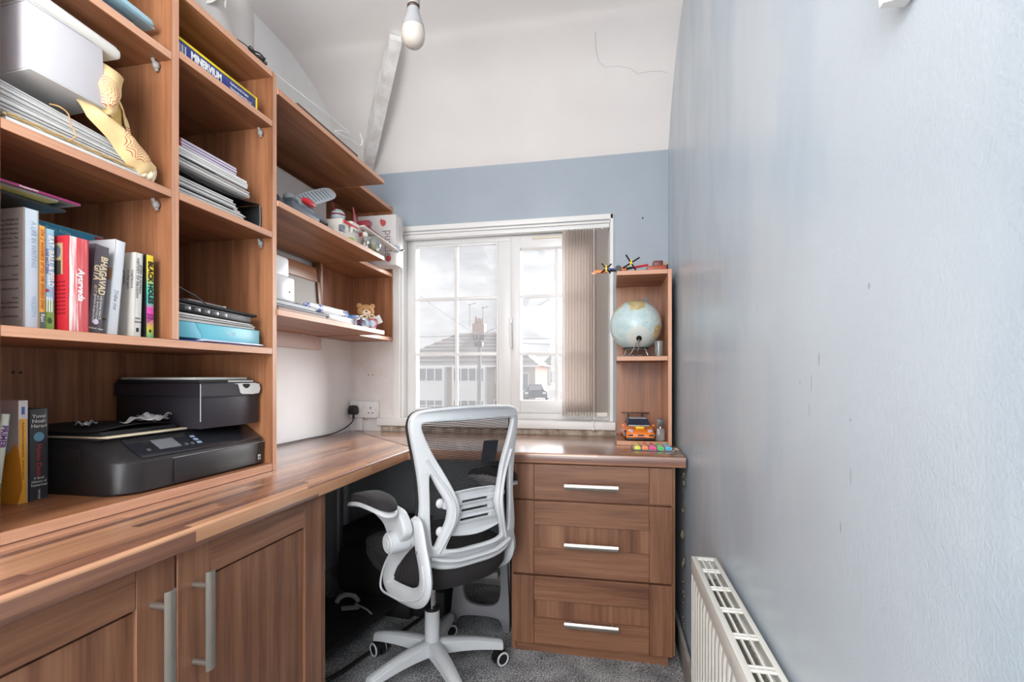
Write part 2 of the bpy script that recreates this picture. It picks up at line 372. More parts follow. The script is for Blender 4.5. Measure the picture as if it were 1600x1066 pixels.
bm = box(-1.19, .02, YB - .005, YB + .001, .761, .791, .001); struct('trim_4', bm, paint('bare_plaster', (150, 130, 110), (206, 192, 176), .9, 26, 1.0), label='strip of bare crumbling plaster between the worktop and the sill')
bm = tube(bmesh.new(), [(-.06, 2.003, 2.427), (-.06, 2.068, 2.406), (-.048, 2.126, 2.382), (-.024, 2.145, 2.371), (.029, 2.147, 2.370), (.083, 2.16, 2.362), (.113, 2.181, 2.347), (.163, 2.178, 2.349), (.203, 2.18, 2.348), (.235, 2.189, 2.342)], .0009, 5)
struct('crack_in_ceiling', bm, mat('crack_shadow', (198, 192, 188), .9), label='fine plaster crack in the ceiling near the right wall')
cr_r = random.Random(5); bm = bmesh.new()
for k in range(34):
    z = cr_r.uniform(.05, .71); s_ = cr_r.uniform(.0015, .006) if k else .01; ell(bm, (.2655 - s_ * .4, 1.905 + cr_r.uniform(-.02, .02), z), (s_ * .8, s_, s_ * cr_r.uniform(.8, 2)), 6)
o = struct('plaster_debris', bm, mat('crumbly_plaster', (120, 112, 98), .95, bump=1, bscale=200), label='crumbs of plaster clinging to the wall beside the drawer unit', kind='stuff'); o['category'] = 'plaster'
# window_1
def frame(x0, x1, z0, z1, w, y0, y1, bev=.004, wt=None, wb=None):
    bm = box(x0, x0 + w, y0, y1, z0, z1, bev); B(bm, x1 - w, x1, y0, y1, z0, z1, bev)
    B(bm, x0 + w - .002, x1 - w + .002, y0 + .0007, y1, z1 - (wt or w), z1, bev); B(bm, x0 + w - .002, x1 - w + .002, y0 + .0007, y1, z0, z0 + (wb or w), bev); return bm
win = bpy.data.objects.new('window_1', None); C.objects.link(win); win.location = (-.54, 2.5, .83); win['kind'] = 'structure'; win['label'] = 'white plastic two-light window with glazing bars'; win['category'] = 'window'
bm = frame(-1.07, -.004, .829, 1.79, .046, 2.485, 2.545); B(bm, -.572, -.50, 2.4845, 2.545, .87, 1.745, .004)
obj('window_frame', bm, WHITE, win, True)
bm = frame(-1.028, -.568, .869, 1.742, .010, 2.478, 2.50, .002); obj('glazing_bead', bm, WHITE, win, True)
bm = frame(-.502, -.034, .862, 1.762, .052, 2.468, 2.53, .006, .064, .064); obj('casement_sash', bm, WHITE, win, True)
for x, z0, z1 in ((-.799, .875, 1.736), (-.267, .926, 1.698)): obj('glazing_bar', box(x - .0085, x + .0085, 2.492, 2.512, z0, z1, .003), WHITE, win, True)
for x0, x1 in ((-1.022, -.574), (-.450, -.088)):
    for z in (1.459, 1.164): obj('glazing_bar', box(x0, x1, 2.493, 2.511, z - .0085, z + .0085, .003), WHITE, win, True)
m = bpy.data.materials.new('hazy_window_glass'); m.use_nodes = True; n = N(m); n.t.nodes.remove(n.t.nodes['Principled BSDF'])
tr = n.new('BsdfTransparent'); gl = n.new('BsdfGlossy'); gl.inputs['Roughness'].default_value = .03; tl = n.new('BsdfTranslucent'); tl.inputs['Color'].default_value = (.95, .95, .97, 1)
tcn = n.new('TexCoord'); dz = n.noise(tcn.outputs['Object'], 5, 3); f1 = n.new('MixShader'); n.link(n.math('MULTIPLY_ADD', dz, .015, .032), f1.inputs[0]); n.link(tr.outputs[0], f1.inputs[1]); n.link(tl.outputs[0], f1.inputs[2])  # translucent share added as a haze veil over the street view
f2 = n.new('MixShader'); f2.inputs[0].default_value = .025; n.link(f1.outputs[0], f2.inputs[1]); n.link(gl.outputs[0], f2.inputs[2]); n.link(f2.outputs[0], n.t.nodes['Material Output'].inputs[0]); GLASS = m
for x0, x1, zs in ((-1.022, -.80, (.876, 1.164, 1.459, 1.736)), (-.80, -.574, (.876, 1.164, 1.459, 1.736)), (-.450, -.267, (.926, 1.164, 1.459, 1.698)), (-.267, -.088, (.926, 1.164, 1.459, 1.698))):
    for a, c in zip(zs, zs[1:]): obj('pane', box(x0, x1, 2.5005, 2.5015, a, c), GLASS, win, True)
bm = box(-.509, -.489, 2.455, 2.468, 1.275, 1.345, .004); tube(bm, [(-.499, 2.455, 1.32), (-.499, 2.438, 1.315), (-.497, 2.434, 1.295), (-.494, 2.436, 1.19)], .0065, 8); cyl(bm, (-.499, 2.452, 1.318), .009, .02, 1, 12)
obj('handle', bm, WHITE, win, True)
bm = box(-.39, -.10, 2.462, 2.47, 1.742, 1.756, .003); obj('trickle_vent', bm, mat('cream_vent', (226, 216, 200), .5), win, True)

# ------------------------------------------------------------------ street outside, haze painted into the pale house colours
GR = -3.1
m, n, b = newmat('pale_street_brick'); tcn = n.new('TexCoord'); bt = n.new('TexBrick'); bt.inputs['Scale'].default_value = 3
bt.inputs['Color1'].default_value = lin((190, 132, 116)); bt.inputs['Color2'].default_value = lin((206, 150, 134)); bt.inputs['Mortar'].default_value = lin((206, 196, 190))
n.link(n.mapping(tcn.outputs['Object'], (1, 1, 1)), bt.inputs['Vector']); n.link(bt.outputs[0], b.inputs['Base Color']); b.inputs['Roughness'].default_value = .9; BRK = m
RENDER = mat('white_render', (244, 244, 244), .9); ROOFM = mat('grey_roof_tile', (158, 152, 150), .9); DARKGL = mat('dark_window_glass', (150, 150, 156), .3); POLEM = mat('weathered_pole_wood', (150, 146, 142), .9)
struct('ground_outside', box(-60, 40, 4, 95, GR - .3, GR), mat('grey_tarmac', (170, 168, 166), .9), label='road and ground outside the window')
def hip_roof(x0, x1, y0, y1, z0, rx0, rx1, zr, root, hyc, rows=9):
    """roof built of courses of tiles"""
    bm = bmesh.new(); prev = None
    for i in range(rows):
        for side in (0, 1):
            t0, t1 = i / rows, (i + 1) / rows; L = lambda t, k: (x0 + (rx0 - x0) * t, x1 + (rx1 - x1) * t, y0 + (hyc - y0) * t, y1 + (hyc - y1) * t, z0 + (zr - z0) * t)[k]
        a = [(L(t0, 0), L(t0, 2)), (L(t0, 1), L(t0, 2)), (L(t0, 1), L(t0, 3)), (L(t0, 0), L(t0, 3))]
        c = [(L(t1, 0), L(t1, 2)), (L(t1, 1), L(t1, 2)), (L(t1, 1), L(t1, 3)), (L(t1, 0), L(t1, 3))]
        lo = [bm.verts.new((x, y, L(t0, 4) + .06)) for x, y in a]; hi = [bm.verts.new((x, y, L(t1, 4))) for x, y in c]; un = [bm.verts.new((x, y, L(t0, 4))) for x, y in a]
        for k in range(4): bm.faces.new((lo[k], lo[(k + 1) % 4], hi[(k + 1) % 4], hi[k])); bm.faces.new((un[k], un[(k + 1) % 4], lo[(k + 1) % 4], lo[k]))
    obj('roof', bm, ROOFM, root, True)
def hwin(root, x0, x1, z0, z1, y, nx, split=0):
    f = obj('window', frame(x0, x1, z0, z1, .09, y - .06, y + .08, 0), RENDER, root, True)
    w = (x1 - x0) / nx; bm = bmesh.new()
    for i in range(1, nx): B(bm, x0 + i * w - .05, x0 + i * w + .05, y - .058, y - .008, z0 + .05, z1 - .05)
    if split: B(bm, x0 + .05, x1 - .05, y - .055, y - .01, z0 + (z1 - z0) * split - .04, z0 + (z1 - z0) * split + .04)
    bm.transform(root.matrix_basis.inverted()); o = obj('mullion', bm, RENDER, f)
    bm = box(x0 + .05, x1 - .05, y - .03, y - .005, z0 + .05, z1 - .05); bm.transform(root.matrix_basis.inverted()); obj('pane', bm, DARKGL, f)
h1 = thing('house', 'pair of white rendered and brick houses under one grey hipped roof across the street', 'house', (-13.2, 46, GR))
obj('wall', box(-20, -6.35, 42, 50, GR, 2.1), BRK, h1, True)
hip_roof(-20.5, -5.95, 41.5, 50.5, 2.02, -14.5, -10.4, 5.3, h1, 46)
obj('fascia', box(-20.5, -5.95, 41.45, 41.6, 1.9, 2.06), RENDER, h1, True)
for x0, x1, nn in ((-17.6, -14.3, 4), (-13.6, -10.6, 4), (-20, -17.9, 2)):
    obj('bay', box(x0, x1, 41.2, 42.1, GR, 1.95), RENDER, h1, True)
    hwin(h1, x0 + .12, x1 - .1, .62, 1.85, 41.2, nn); hwin(h1, x0 + .12, x1 - .1, -2.4, -.95, 41.2, nn, .62)
hwin(h1, -9.9, -8.3, .5, 1.8, 42, 2); hwin(h1, -7.6, -6.9, -.2, 1.4, 42, 1); hwin(h1, -10.0, -7.4, -2.3, -.95, 42, 3)
ch = obj('chimney', box(-12.95, -11.8, 45.4, 46.4, 4.6, 6.15, 0), mat('pale_chimney_brick', (190, 164, 154), .9), h1, True)
for dx, hh in ((-12.7, .75), (-12.4, .6), (-12.1, .55)):
    bm = cyl(bmesh.new(), (dx, 45.9, 6.1 + hh / 2), .16, hh, 2, 12, .13); bm.transform(h1.matrix_basis.inverted()); obj('chimney_pot', bm, mat('clay_pot', (190, 170, 162), .9), ch)
GREYM = mat('grey_metal', (140, 140, 142), .6)
for ax, az in ((-13.3, 8.1), (-12.0, 7.75)):
    bm = tube(bmesh.new(), [(ax, 45.8, 5.9), (ax, 45.8, az)], .035, 6); tube(bm, [(ax - .15, 45.8, az - .12), (ax + .65, 45.8, az + .06)], .03, 6)
    for k in range(4): tube(bm, [(ax + k * .17, 45.5, az - .08 + k * .04), (ax + k * .17, 46.1, az - .08 + k * .04)], .02, 5)
    bm.transform(h1.matrix_basis.inverted()); obj('aerial', bm, GREYM, ch)
h2 = thing('house', 'more distant brick and white house half hidden by the blind', 'house', (-5.0, 62, GR))
obj('wall', box(-8.0, -2.2, 60, 66, GR, 2.4), BRK, h2, True); hip_roof(-8.5, -1.8, 59.6, 66.4, 2.35, -6.2, -4, 5.0, h2, 63)
hwin(h2, -7.3, -5.9, .2, 1.9, 60, 2); hwin(h2, -5.3, -4.2, -1.6, .4, 60, 2)
obj('bay', box(-7.5, -5.7, 59.4, 60.1, GR, 0), RENDER, h2, True)
pl = thing('telegraph_pole', 'telegraph pole with a cluster of fittings in front of the pair of houses', 'pole', (-6.48, 24, GR))
obj('pole', cyl(bmesh.new(), (-6.48, 24, .05), .12, 6.3, 2, 14, .10), POLEM, pl, True)
bm = box(-6.78, -6.2, 23.9, 24.1, 2.9, 3.0); [cyl(bm, (x, 23.95, 3.08), .05, .16, 2, 8) for x in (-6.75, -6.6, -6.35, -6.22)]; B(bm, -6.7, -6.3, 23.78, 24.2, 2.55, 2.8, .03)
obj('crossarm', bm, mat('dark_fittings', (96, 98, 104), .7), pl, True)
for i, (a, c, lab) in enumerate((((-9.9, 20, 5.9), (-6.6, 24, 3.15), 'dark overhead wire dropping from the left to the telegraph pole'), ((-6.4, 24, 3.15), (-1.2, 20, 4.9), 'dark overhead wire rising to the right of the telegraph pole'), ((-13, 24, 3.3), (-6.6, 24, 3.2), 'thin level wire left of the telegraph pole'), ((-6.4, 24, 3.1), (-1, 26, 3.2), 'thin level wire right of the telegraph pole, upper one'), ((-6.4, 24, 2.95), (-1, 26, 2.8), 'thin level wire right of the telegraph pole, lower one'))):
    pts = [Vector(a).lerp(Vector(c), k / 10) - Vector((0, 0, .5 * math.sin(k / 10 * PI) * (.3 if i > 1 else .15))) for k in range(11)]
    top('overhead_wire', tube(bmesh.new(), pts, .016, 5), GREYM, lab, 'wire')
def tree(x, y, h, r, lab, g):
    t = thing('tree', lab, 'tree', (x, y, GR), 0)
    obj('trunk', tube(bmesh.new(), [(0, 0, 0), (.05, 0, h * .6)], [.16, .09], 8), POLEM, t)
    bm = bmesh.new(); rr = random.Random(int(x * 10))
    for k in range(500):
        d = Vector((rr.gauss(0, 1), rr.gauss(0, 1), rr.gauss(0, 1))).normalized() * r * rr.uniform(.45, 1); c = Vector((0, 0, h - r)) + d
        a = Vector((rr.uniform(-1, 1), rr.uniform(-1, 1), rr.uniform(-1, 1))).normalized() * .16; bb = a.orthogonal().normalized() * .1
        bm.faces.new([bm.verts.new(c + q) for q in (-a, bb, a, -bb)])
    o = obj('foliage', bm, g, t); o['kind'] = 'stuff'
tree(-2.6, 43, 3.6, 1.2, 'pale green garden tree seen beside the blind', mat('pale_leaf', (168, 184, 150), .8))
car = thing('car', 'dark car parked in the gap right of the pair of houses', 'car', (-5.95, 40, -.85), .1)
# the parked car (tiny through the haze)
obj('body', plate([[(-.95, .25), (-.93, .75), (-.7, .85), (-.5, 1.3), (.5, 1.3), (.7, .85), (.93, .75), (.95, .25)]], 3.6, .05, 1), mat('dark_car_paint', (90, 92, 98), .3), car)
car.children[0].data.transform(Matrix.Rotation(PI / 2, 4, 'X'))
obj('windscreen', box(-.5, .5, -1.82, -1.79, .85, 1.22, 0), DARKGL, car)
for sx in (-1, 1):
    for sy in (-1.2, 1.2): obj('wheel', cyl(bmesh.new(), (sx * .85, sy, .3), .3, .2, 0, 16), BLKM, car)
for sx in (-1, 1): obj('headlamp', box(sx * .7 - .14, sx * .7 + .14, -1.83, -1.8, .55, .7, .02), RENDER, car)
drive = struct('raised_driveway', box(-7.6, -4.4, 37.5, 41.4, GR, -.85), mat('grey_tarmac', (170, 168, 166)), label='raised drive beside the houses')
# ------------------------------------------------------------------ worktop (two lengths, mitred at the corner)
WT = .76
def wtop(name, pts, m, label, edge_dir):
    bm = plate([pts], .04, .006, 1); bm.transform(Matrix.Translation((0, 0, WT - .02))); return bm
wt = thing('worktop', 'L-shaped walnut stave-print worktop running along the left and window walls', 'worktop', (-1.0, 1.6, WT - .04))
obj('worktop_length', wtop('', [(-1.358, -1.0), (-.772, -1.0), (-.772, 1.795), (-.7395, 1.8285), (-1.358, 2.417)], STY, '', 0), STY, wt, True)
obj('worktop_length', wtop('', [(-.7385, 1.8295), (.262, 1.83), (.264, 2.417), (-1.355, 2.418)], STX, '', 0), STX, wt, True, label='shorter worktop length under the window')

# ------------------------------------------------------------------ cupboard under the left worktop
cb = thing('base_cupboard', 'walnut shaker-style cupboard with tall doors under the left worktop', 'cupboard', (-1.1, .75, 0))
XF = -.80
obj('carcass', box(-1.352, -.822, .09, 1.262, .10, .718), [WZ], cb, True)
obj('end_panel', board(-1.35, -.802, 1.262, 1.28, 0, .719, '+x'), [FZ, FZ], cb, True)
obj('plinth', box(-1.30, -.86, .1, 1.25, 0, .1), FY, cb, True)
def door(y0, y1, hy, sc):
    z0, z1, w = .105, .716, .078
    d = obj('door', box(-.817, XF - .006, y0 + w - .004, y1 - w + .004, z0 + w, z1 - w), FZ, cb, True, )
    R = cb.matrix_basis.inverted()
    for a, c, q, r_, mm, nm in ((y0, y0 + w, z0, z1, FZ, 'stile'), (y1 - w, y1, z0, z1, FZ, 'stile'), (y0 + w, y1 - w, z1 - .072, z1, FY, 'rail'), (y0 + w, y1 - w, z0, z0 + .072, FY, 'rail')):
        bm = box(-.8195, XF, a + .0004, c - .0004, q, r_, .0012, seg=1); bm.transform(R); obj(nm, bm, mm, d)
    bm = bmesh.new(); hx = XF + .034
    t = surf(lambda u, v: (hx + .004 * math.sin(v * PI) * 1.0, hy - .011 + .022 * v, .475 + .192 * u), 2, 8, .002); merge(bm, t)
    bm.transform(R); h = obj('handle', bm, STEEL, d)
    for z in (.487, .638):
        pb = cyl(bmesh.new(), (XF + .017, hy - .002, z), .006, .036, 0, 14); merge(bm := bmesh.new(), pb); bm.transform(R); obj('handle_post', bm, STEEL, d)
for y0, y1, hy in ((.335, .782, .737), (.786, 1.2595, .827)): door(y0, y1, hy, 0)
door(.10, .332, .25, 0)

# ------------------------------------------------------------------ drawer unit
du = thing('drawer_unit', 'walnut three-drawer unit with bar handles under the right end of the worktop', 'drawers', (-.07, 2.1, 0))
obj('carcass', box(-.362, .222, 1.864, 2.39, .03, .718), WZ, du, True)
obj('side_panel', board(-.3745, -.358, 1.866, 2.39, .0, .719, '-y'), [WZ, WZ], du, True)
obj('side_panel', board(.213, .2285, 1.858, 2.39, .035, .719, '-y'), [WZ, FZ], du, True)
obj('plinth', box(-.355, .205, 1.858, 1.875, .0, .05), FX, du, True)
YF = 1.845; Rd_ = du.matrix_basis.inverted()
def drawer(z0, z1, panel, lean=0):
    x0, x1 = -.366, .2185; w = .082
    def P(a, c, q, r_, y0, mm, nm, par):
        bm = box(a, c, y0, YF + .0195, q, r_, .0012, seg=1); bm.transform(Rd_); return obj(nm, bm, mm, par)
    if panel:
        d = P(x0 + w - .004, x1 - w + .004, z0 + .085, z1 - .085, YF + .007, FZ, 'drawer', du); e = .089
        P(x0 + w, x1 - w, z1 - e, z1, YF, FX, 'rail', d); P(x0 + w, x1 - w, z0, z0 + e + .012, YF, FX, 'rail', d)
    else: d = P(x0 + w, x1 - w, z0, z1, YF, FX, 'drawer', du)
    P(x0, x0 + w - .0006, z0, z1, YF, FZ, 'stile', d); P(x1 - w + .0006, x1, z0, z1, YF, FZ, 'stile', d)
    zc = {0: .640, 1: .422, 2: .131}[lean]; yh = YF - .03
    bm = surf(lambda u, v: (-.167 + .195 * u, yh - .004 * math.sin(v * PI), zc - .010 + .020 * v), 2, 8, .002); bm.transform(Rd_); obj('handle', bm, STEEL, d)
    for x in (-.145, .006):
        bm = cyl(bmesh.new(), (x, YF - .013, zc), .005, .03, 1, 12); bm.transform(Rd_); obj('handle_post', bm, STEEL, d)
drawer(.583, .716, False, 0); drawer(.300, .576, True, 1); drawer(.036, .292, True, 2)

# ------------------------------------------------------------------ tall shelf unit on the worktop
su = thing('shelf_unit', 'tall walnut open shelf unit standing on the left worktop', 'shelves', (-1.18, .98, WT))
XS, XB_ = -1.005, -1.352
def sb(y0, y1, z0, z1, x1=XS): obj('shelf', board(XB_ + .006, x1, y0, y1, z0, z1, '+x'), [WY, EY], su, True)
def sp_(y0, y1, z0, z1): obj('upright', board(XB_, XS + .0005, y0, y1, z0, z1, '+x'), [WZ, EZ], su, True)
sp_(.6245, .643, WT, 1.953); sp_(.9725, .9925, 1.133, 1.953); sp_(1.3225, 1.3415, WT, 1.972)
sb(.0, 1.3225, WT + .0005, .783); sb(.643, 1.3225, 1.1135, 1.1325)
for z in (1.464, 1.785): sb(.643, .9725, z, z + .0185)
for z in (1.4665, 1.803): sb(.9925, 1.3225, z, z + .0185)
sb(.6, 1.3225, 1.9535, 1.972)
sb(.30, .6245, 1.1135, 1.1325); sp_(.29, .3, WT + .03, 1.953)
obj('back_panel', box(XB_ - .005, XB_ + .006, .3, 1.3225, .783, 1.96), WZ, su, True)
CLIPM = mat('clear_shelf_clip', (205, 200, 196), .25, Transmission_Weight=.5)
for y, zs in ((.9715, (1.447, 1.772)), (1.3215, (1.449, 1.785)), (.9935, (1.449,))):
    for z in zs:
        for x in ((-1.04,) if y != .9935 else (-1.28,)):
            s = -1 if y != .9935 else 1
            bm = ell(bmesh.new(), (x, y + s * .007, z), (.008, .008, .010), 10); tube(bm, [(x, y + s * .004, z - .012), (x, y + s * .016, z + .012)], .004, 6)
            obj('shelf_clip', bm, CLIPM, su, True)
for y, z in ((1.135, 1.055), (1.15, 1.055)): obj('peg_hole', cyl(bmesh.new(), (-1.3455, y - .25, z), .003, .001, 0, 8), BLKM, su, True)

# ------------------------------------------------------------------ wall shelf unit between the tall unit and the window wall
ws = thing('wall_shelves', 'walnut wall shelf unit with deep boards stepping back near the window', 'shelves', (-1.2, 1.9, 1.23))
for z in (1.2345, 1.5690, 1.9135):
    y1 = 2.066
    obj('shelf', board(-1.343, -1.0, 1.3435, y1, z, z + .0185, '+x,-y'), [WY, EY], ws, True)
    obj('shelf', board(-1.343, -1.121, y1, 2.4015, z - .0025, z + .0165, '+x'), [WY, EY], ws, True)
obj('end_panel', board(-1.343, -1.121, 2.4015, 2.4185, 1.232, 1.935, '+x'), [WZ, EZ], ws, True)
obj('back_panel', box(-1.356, -1.3435, 2.06, 2.4185, 1.232, 1.935), WZ, ws, True)
obj('back_panel', box(-1.356, -1.3435, 1.3435, 2.06, 1.587, 1.93), WY, ws, True)
obj('upright', box(-1.343, -1.31, 2.055, 2.07, 1.2535, 1.569), WZ, ws, True)
bm = box(-1.3585, -1.341, 1.343, 2.111, 1.172, 1.2345, .001); cl_ = obj('fixing_batten', bm, mat('faded_batten', (214, 190, 178), .5), ws, True)
for y, z in ((1.968, 1.232), (2.065, 1.203)):
    bm = cyl(bmesh.new(), (-1.340, y, z), .006, .003, 0, 12); bm.transform(ws.matrix_basis.inverted()); obj('screw_cap', bm, WHITE, cl_)

# cupboard door leaning inside the lower wall shelf
ld = thing('loose_door', 'loose walnut framed door with a ribbed grey inset leaning at the back of the lower wall shelf', 'door', (-1.30, 1.8, 1.2535))
lM = TR((-1.285, 0, 1.2535), 0, -.09, 0)
def L(bm, nm, mm): bm.transform(lM); return obj(nm, bm, mm, ld, True)
L(box(-.016, 0, 1.44, 2.046, .222, .286, .001), 'rail', WY); L(box(-.016, 0, 1.44, 2.046, 0, .04, .001), 'rail', WY)
L(box(-.016, 0, 2.018, 2.050, .0, .286, .001), 'stile', WZ); L(box(-.016, 0, 1.41, 1.444, 0, .286, .001), 'stile', WZ)
m, n, b = newmat('ribbed_grey_inset'); tcn = n.new('TexCoord'); wv = n.new('TexWave'); wv.inputs['Scale'].default_value = 60; wv.bands_direction = 'Y'; wv.inputs['Distortion'].default_value = 1.5
n.link(tcn.outputs['Object'], wv.inputs['Vector']); n.link(n.ramp(wv.outputs['Fac'], [(0, (176, 168, 160)), (1, (214, 210, 204))]), b.inputs['Base Color']); b.inputs['Roughness'].default_value = .6
L(box(-.012, -.008, 1.44, 2.02, .038, .225), 'inset_panel', m)

# ------------------------------------------------------------------ corner shelf on the right of the window
cs = thing('corner_shelf', 'narrow open walnut shelf tower standing on the right end of the worktop', 'shelves', (.135, 2.25, WT))
ys = 2.10
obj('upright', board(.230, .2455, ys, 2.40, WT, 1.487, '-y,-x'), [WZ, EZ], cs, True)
obj('back_panel', box(.026, .230, 2.386, 2.40, WT, 1.487), WZ, cs, True)
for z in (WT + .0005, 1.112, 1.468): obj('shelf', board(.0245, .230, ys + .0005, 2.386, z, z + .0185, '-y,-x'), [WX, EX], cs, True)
bm = cyl(bmesh.new(), (.158, 2.383, 1.405), .012, .006, 1, 12); obj('fixing_screw', bm, GREYM, cs, True)

# ------------------------------------------------------------------ blind
bl = thing('vertical_blind', 'beige vertical louvre blind drawn to the right side of the window', 'blind', (-.12, 2.45, .85))
obj('headrail', box(-1.066, -.006, 2.428, 2.466, 1.768, 1.789, .003), WHITE, bl, True)
m, n, b = newmat('blind_fabric'); tcn = n.new('TexCoord'); wv = n.new('TexWave'); wv.inputs['Scale'].default_value = 45; wv.bands_direction = 'Z'; wv.inputs['Distortion'].default_value = .6
n.link(tcn.outputs['Object'], wv.inputs['Vector']); n.link(n.ramp(wv.outputs['Fac'], [(0, (216, 214, 214)), (1, (238, 237, 236))]), b.inputs['Base Color']); b.inputs['Roughness'].default_value = .85
b.inputs['Subsurface Weight'].default_value = 0
tlb = n.new('BsdfTranslucent'); tlb.inputs['Color'].default_value = lin((238, 232, 228)); mx = n.new('MixShader'); mx.inputs[0].default_value = .85
n.link(b.outputs[0], mx.inputs[1]); n.link(tlb.outputs[0], mx.inputs[2]); n.link(mx.outputs[0], n.t.nodes['Material Output'].inputs[0]); BLF = m
for i in range(13):
    x = -.222 + i * .0143; a = math.radians(62 if i < 12 else 20); w = .0445
    if i == 12: x = -.040
    bm = surf(lambda u, v: (0, (v - .5) * 2 * w * .62, .872 + .893 * u), 2, 2, .0009)
    warp(bm, lambda c: (c.x + .003 * math.cos(c.y / w * 1.4), c.y, c.z)); bm.transform(TR((x, 2.437, 0), 0, 0, -math.radians(26) if i < 12 else -math.radians(72)))
    s = obj('slat', bm, BLF, bl, True)
    wgt = box(-.0012, .0012, -.026, .026, .851, .874, .0006, seg=1); wgt.transform(TR((x, 2.437, 0), 0, 0, -math.radians(26) if i < 12 else -math.radians(72))); wgt.transform(bl.matrix_basis.inverted()); obj('weight', wgt, mat('blind_weight', (228, 222, 214), .5), s)
    hk = box(-.003, .003, -.004, .004, 1.762, 1.769); hk.transform(TR((x, 2.437, 0))); hk.transform(bl.matrix_basis.inverted()); obj('hanger', hk, WHITE, s)
obj('link_chain', tube(bmesh.new(), [(-.225 + k * .0125, 2.41 + .003 * math.sin(k * 3), .853 + .006 * math.sin(k * 1.9)) for k in range(16)], .001, 5), WHITE, bl, True)
bm = tube(bmesh.new(), [(-.078, 2.385, 1.77), (-.078, 2.383, .9), (-.079, 2.376, .80)], .0013, 5); ell(bm, (-.079, 2.376, .795), (.006, .006, .008), 10)
obj('pull_cord', bm, WHITE, bl, True)

# ------------------------------------------------------------------ radiator
rd = thing('radiator', 'white double panel radiator with a top grille on the right wall', 'radiator', (.226, .85, .1))
RADM = mat('cream_white_enamel', (232, 230, 222), .3)
y0, y1, zt = -.02, 1.292, .598
bm = surf(lambda u, v: (.2035 - .006 * (1 if (u * 40) % 1 < .55 else 0) * (1 if .04 < v < .93 else 0), y0 + .01 + (y1 - y0 - .02) * u, .12 + .455 * v), 160, 12, .0015)
obj('front_panel', bm, RADM, rd, True)
obj('rear_panel', box(.247, .252, y0 + .01, y1 - .01, .12, .575, .001), RADM, rd, True)
bm = box(.1975, .203, y0, y1, .555, zt - .006, .002); B(bm, .250, .2555, y0, y1, .555, zt - .006, .002); obj('top_rail', bm, RADM, rd, True)
obj('end_panel', box(.1985, .2545, y1 - .001, y1 + .002, .12, zt - .004, .001), RADM, rd, True)
bm = bmesh.new()
B(bm, .197, .2095, y0, y1 + .001, zt - .005, zt, .0015); B(bm, .2465, .2565, y0, y1 + .001, zt - .005, zt, .0015)
B(bm, .209, .247, y1 - .014, y1 + .001, zt - .0045, zt - .0005)
step = .098; y = y1 - .075; k = 0
while y > y0 + .02:
    B(bm, .209, .247, y - .006, y - .001, zt - .0045, zt - .0003, .001); B(bm, .209, .247, y - .017, y - .011, zt - .0045, zt - .0003, .001); y -= step
for x in (.2195, .2335): B(bm, x - .0016, x + .0016, y0, y1 - .01, zt - .006, zt - .001)
obj('top_grille', bm, RADM, rd, True)
bm = bmesh.new()
for k in range(60):
    yy = y0 + .03 + k * .0208; B(bm, .206, .226, yy, yy + .001, .15, .565); B(bm, .228, .246, yy, yy + .001, .15, .565)
o = obj('convector_fins', bm, mat('dusty_fins', (150, 144, 132), .8), rd, True); o['kind'] = 'stuff'
for y in (.15, 1.15): obj('bracket', box(.2525, .2655, y - .015, y + .015, .2, .56), RADM, rd, True)
bm = tube(bmesh.new(), [(.226, y1 + .002, .135), (.226, y1 + .03, .135), (.226, y1 + .03, .0)], .0075, 8); obj('pipe', bm, RADM, rd, True)

# ------------------------------------------------------------------ pendant bulb
pb = thing('pendant_bulb', 'unlit white pendant bulb hanging on its flex near the top of the view', 'light bulb', (-.521, 1.25, 1.932))
M0 = Matrix.Translation((-.521, 1.25, 1.932))
bm = lathe(bmesh.new(), [(0, 0), (.010, .001), (.020, .006), (.0275, .016), (.0305, .028), (.031, .040), (.0295, .052)], 28, M0); obj('diffuser', bm, mat('bulb_diffuser', (198, 188, 178), .35), pb, True)
bm = lathe(bmesh.new(), [(.0298, .052), (.0275, .062), (.0215, .078), (.0170, .092), (.0155, .103), (.014, .108)], 28, M0); obj('bulb_body', bm, mat('bulb_body', (158, 158, 160), .35), pb, True)
bm = lathe(bmesh.new(), [(.015, .106), (.0165, .108), (.0165, .111), (.015, .113)], 24, M0); obj('holder_ring', bm, mat('dark_ring', (80, 66, 60), .4, .6), pb, True)
bm = lathe(bmesh.new(), [(.0165, .113), (.0175, .118), (.0172, .150), (.012, .165), (.006, .172), (.004, .18)], 24, M0); obj('lamp_holder', bm, mat('lamp_holder', (160, 152, 148), .35), pb, True)
obj('flex', tube(bmesh.new(), [(-.521, 1.25, 2.11), (-.519, 1.25, 2.3), (-.521, 1.25, 2.462)], .003, 8), WHITE, pb, True)
obj('ceiling_rose', lathe(bmesh.new(), [(.04, 0), (.04, .01), (.03, .024), (.01, .026)], 24, Matrix.Translation((-.521, 1.25, 2.465)) @ Matrix.Rotation(PI, 4, 'X')), WHITE, pb, True)

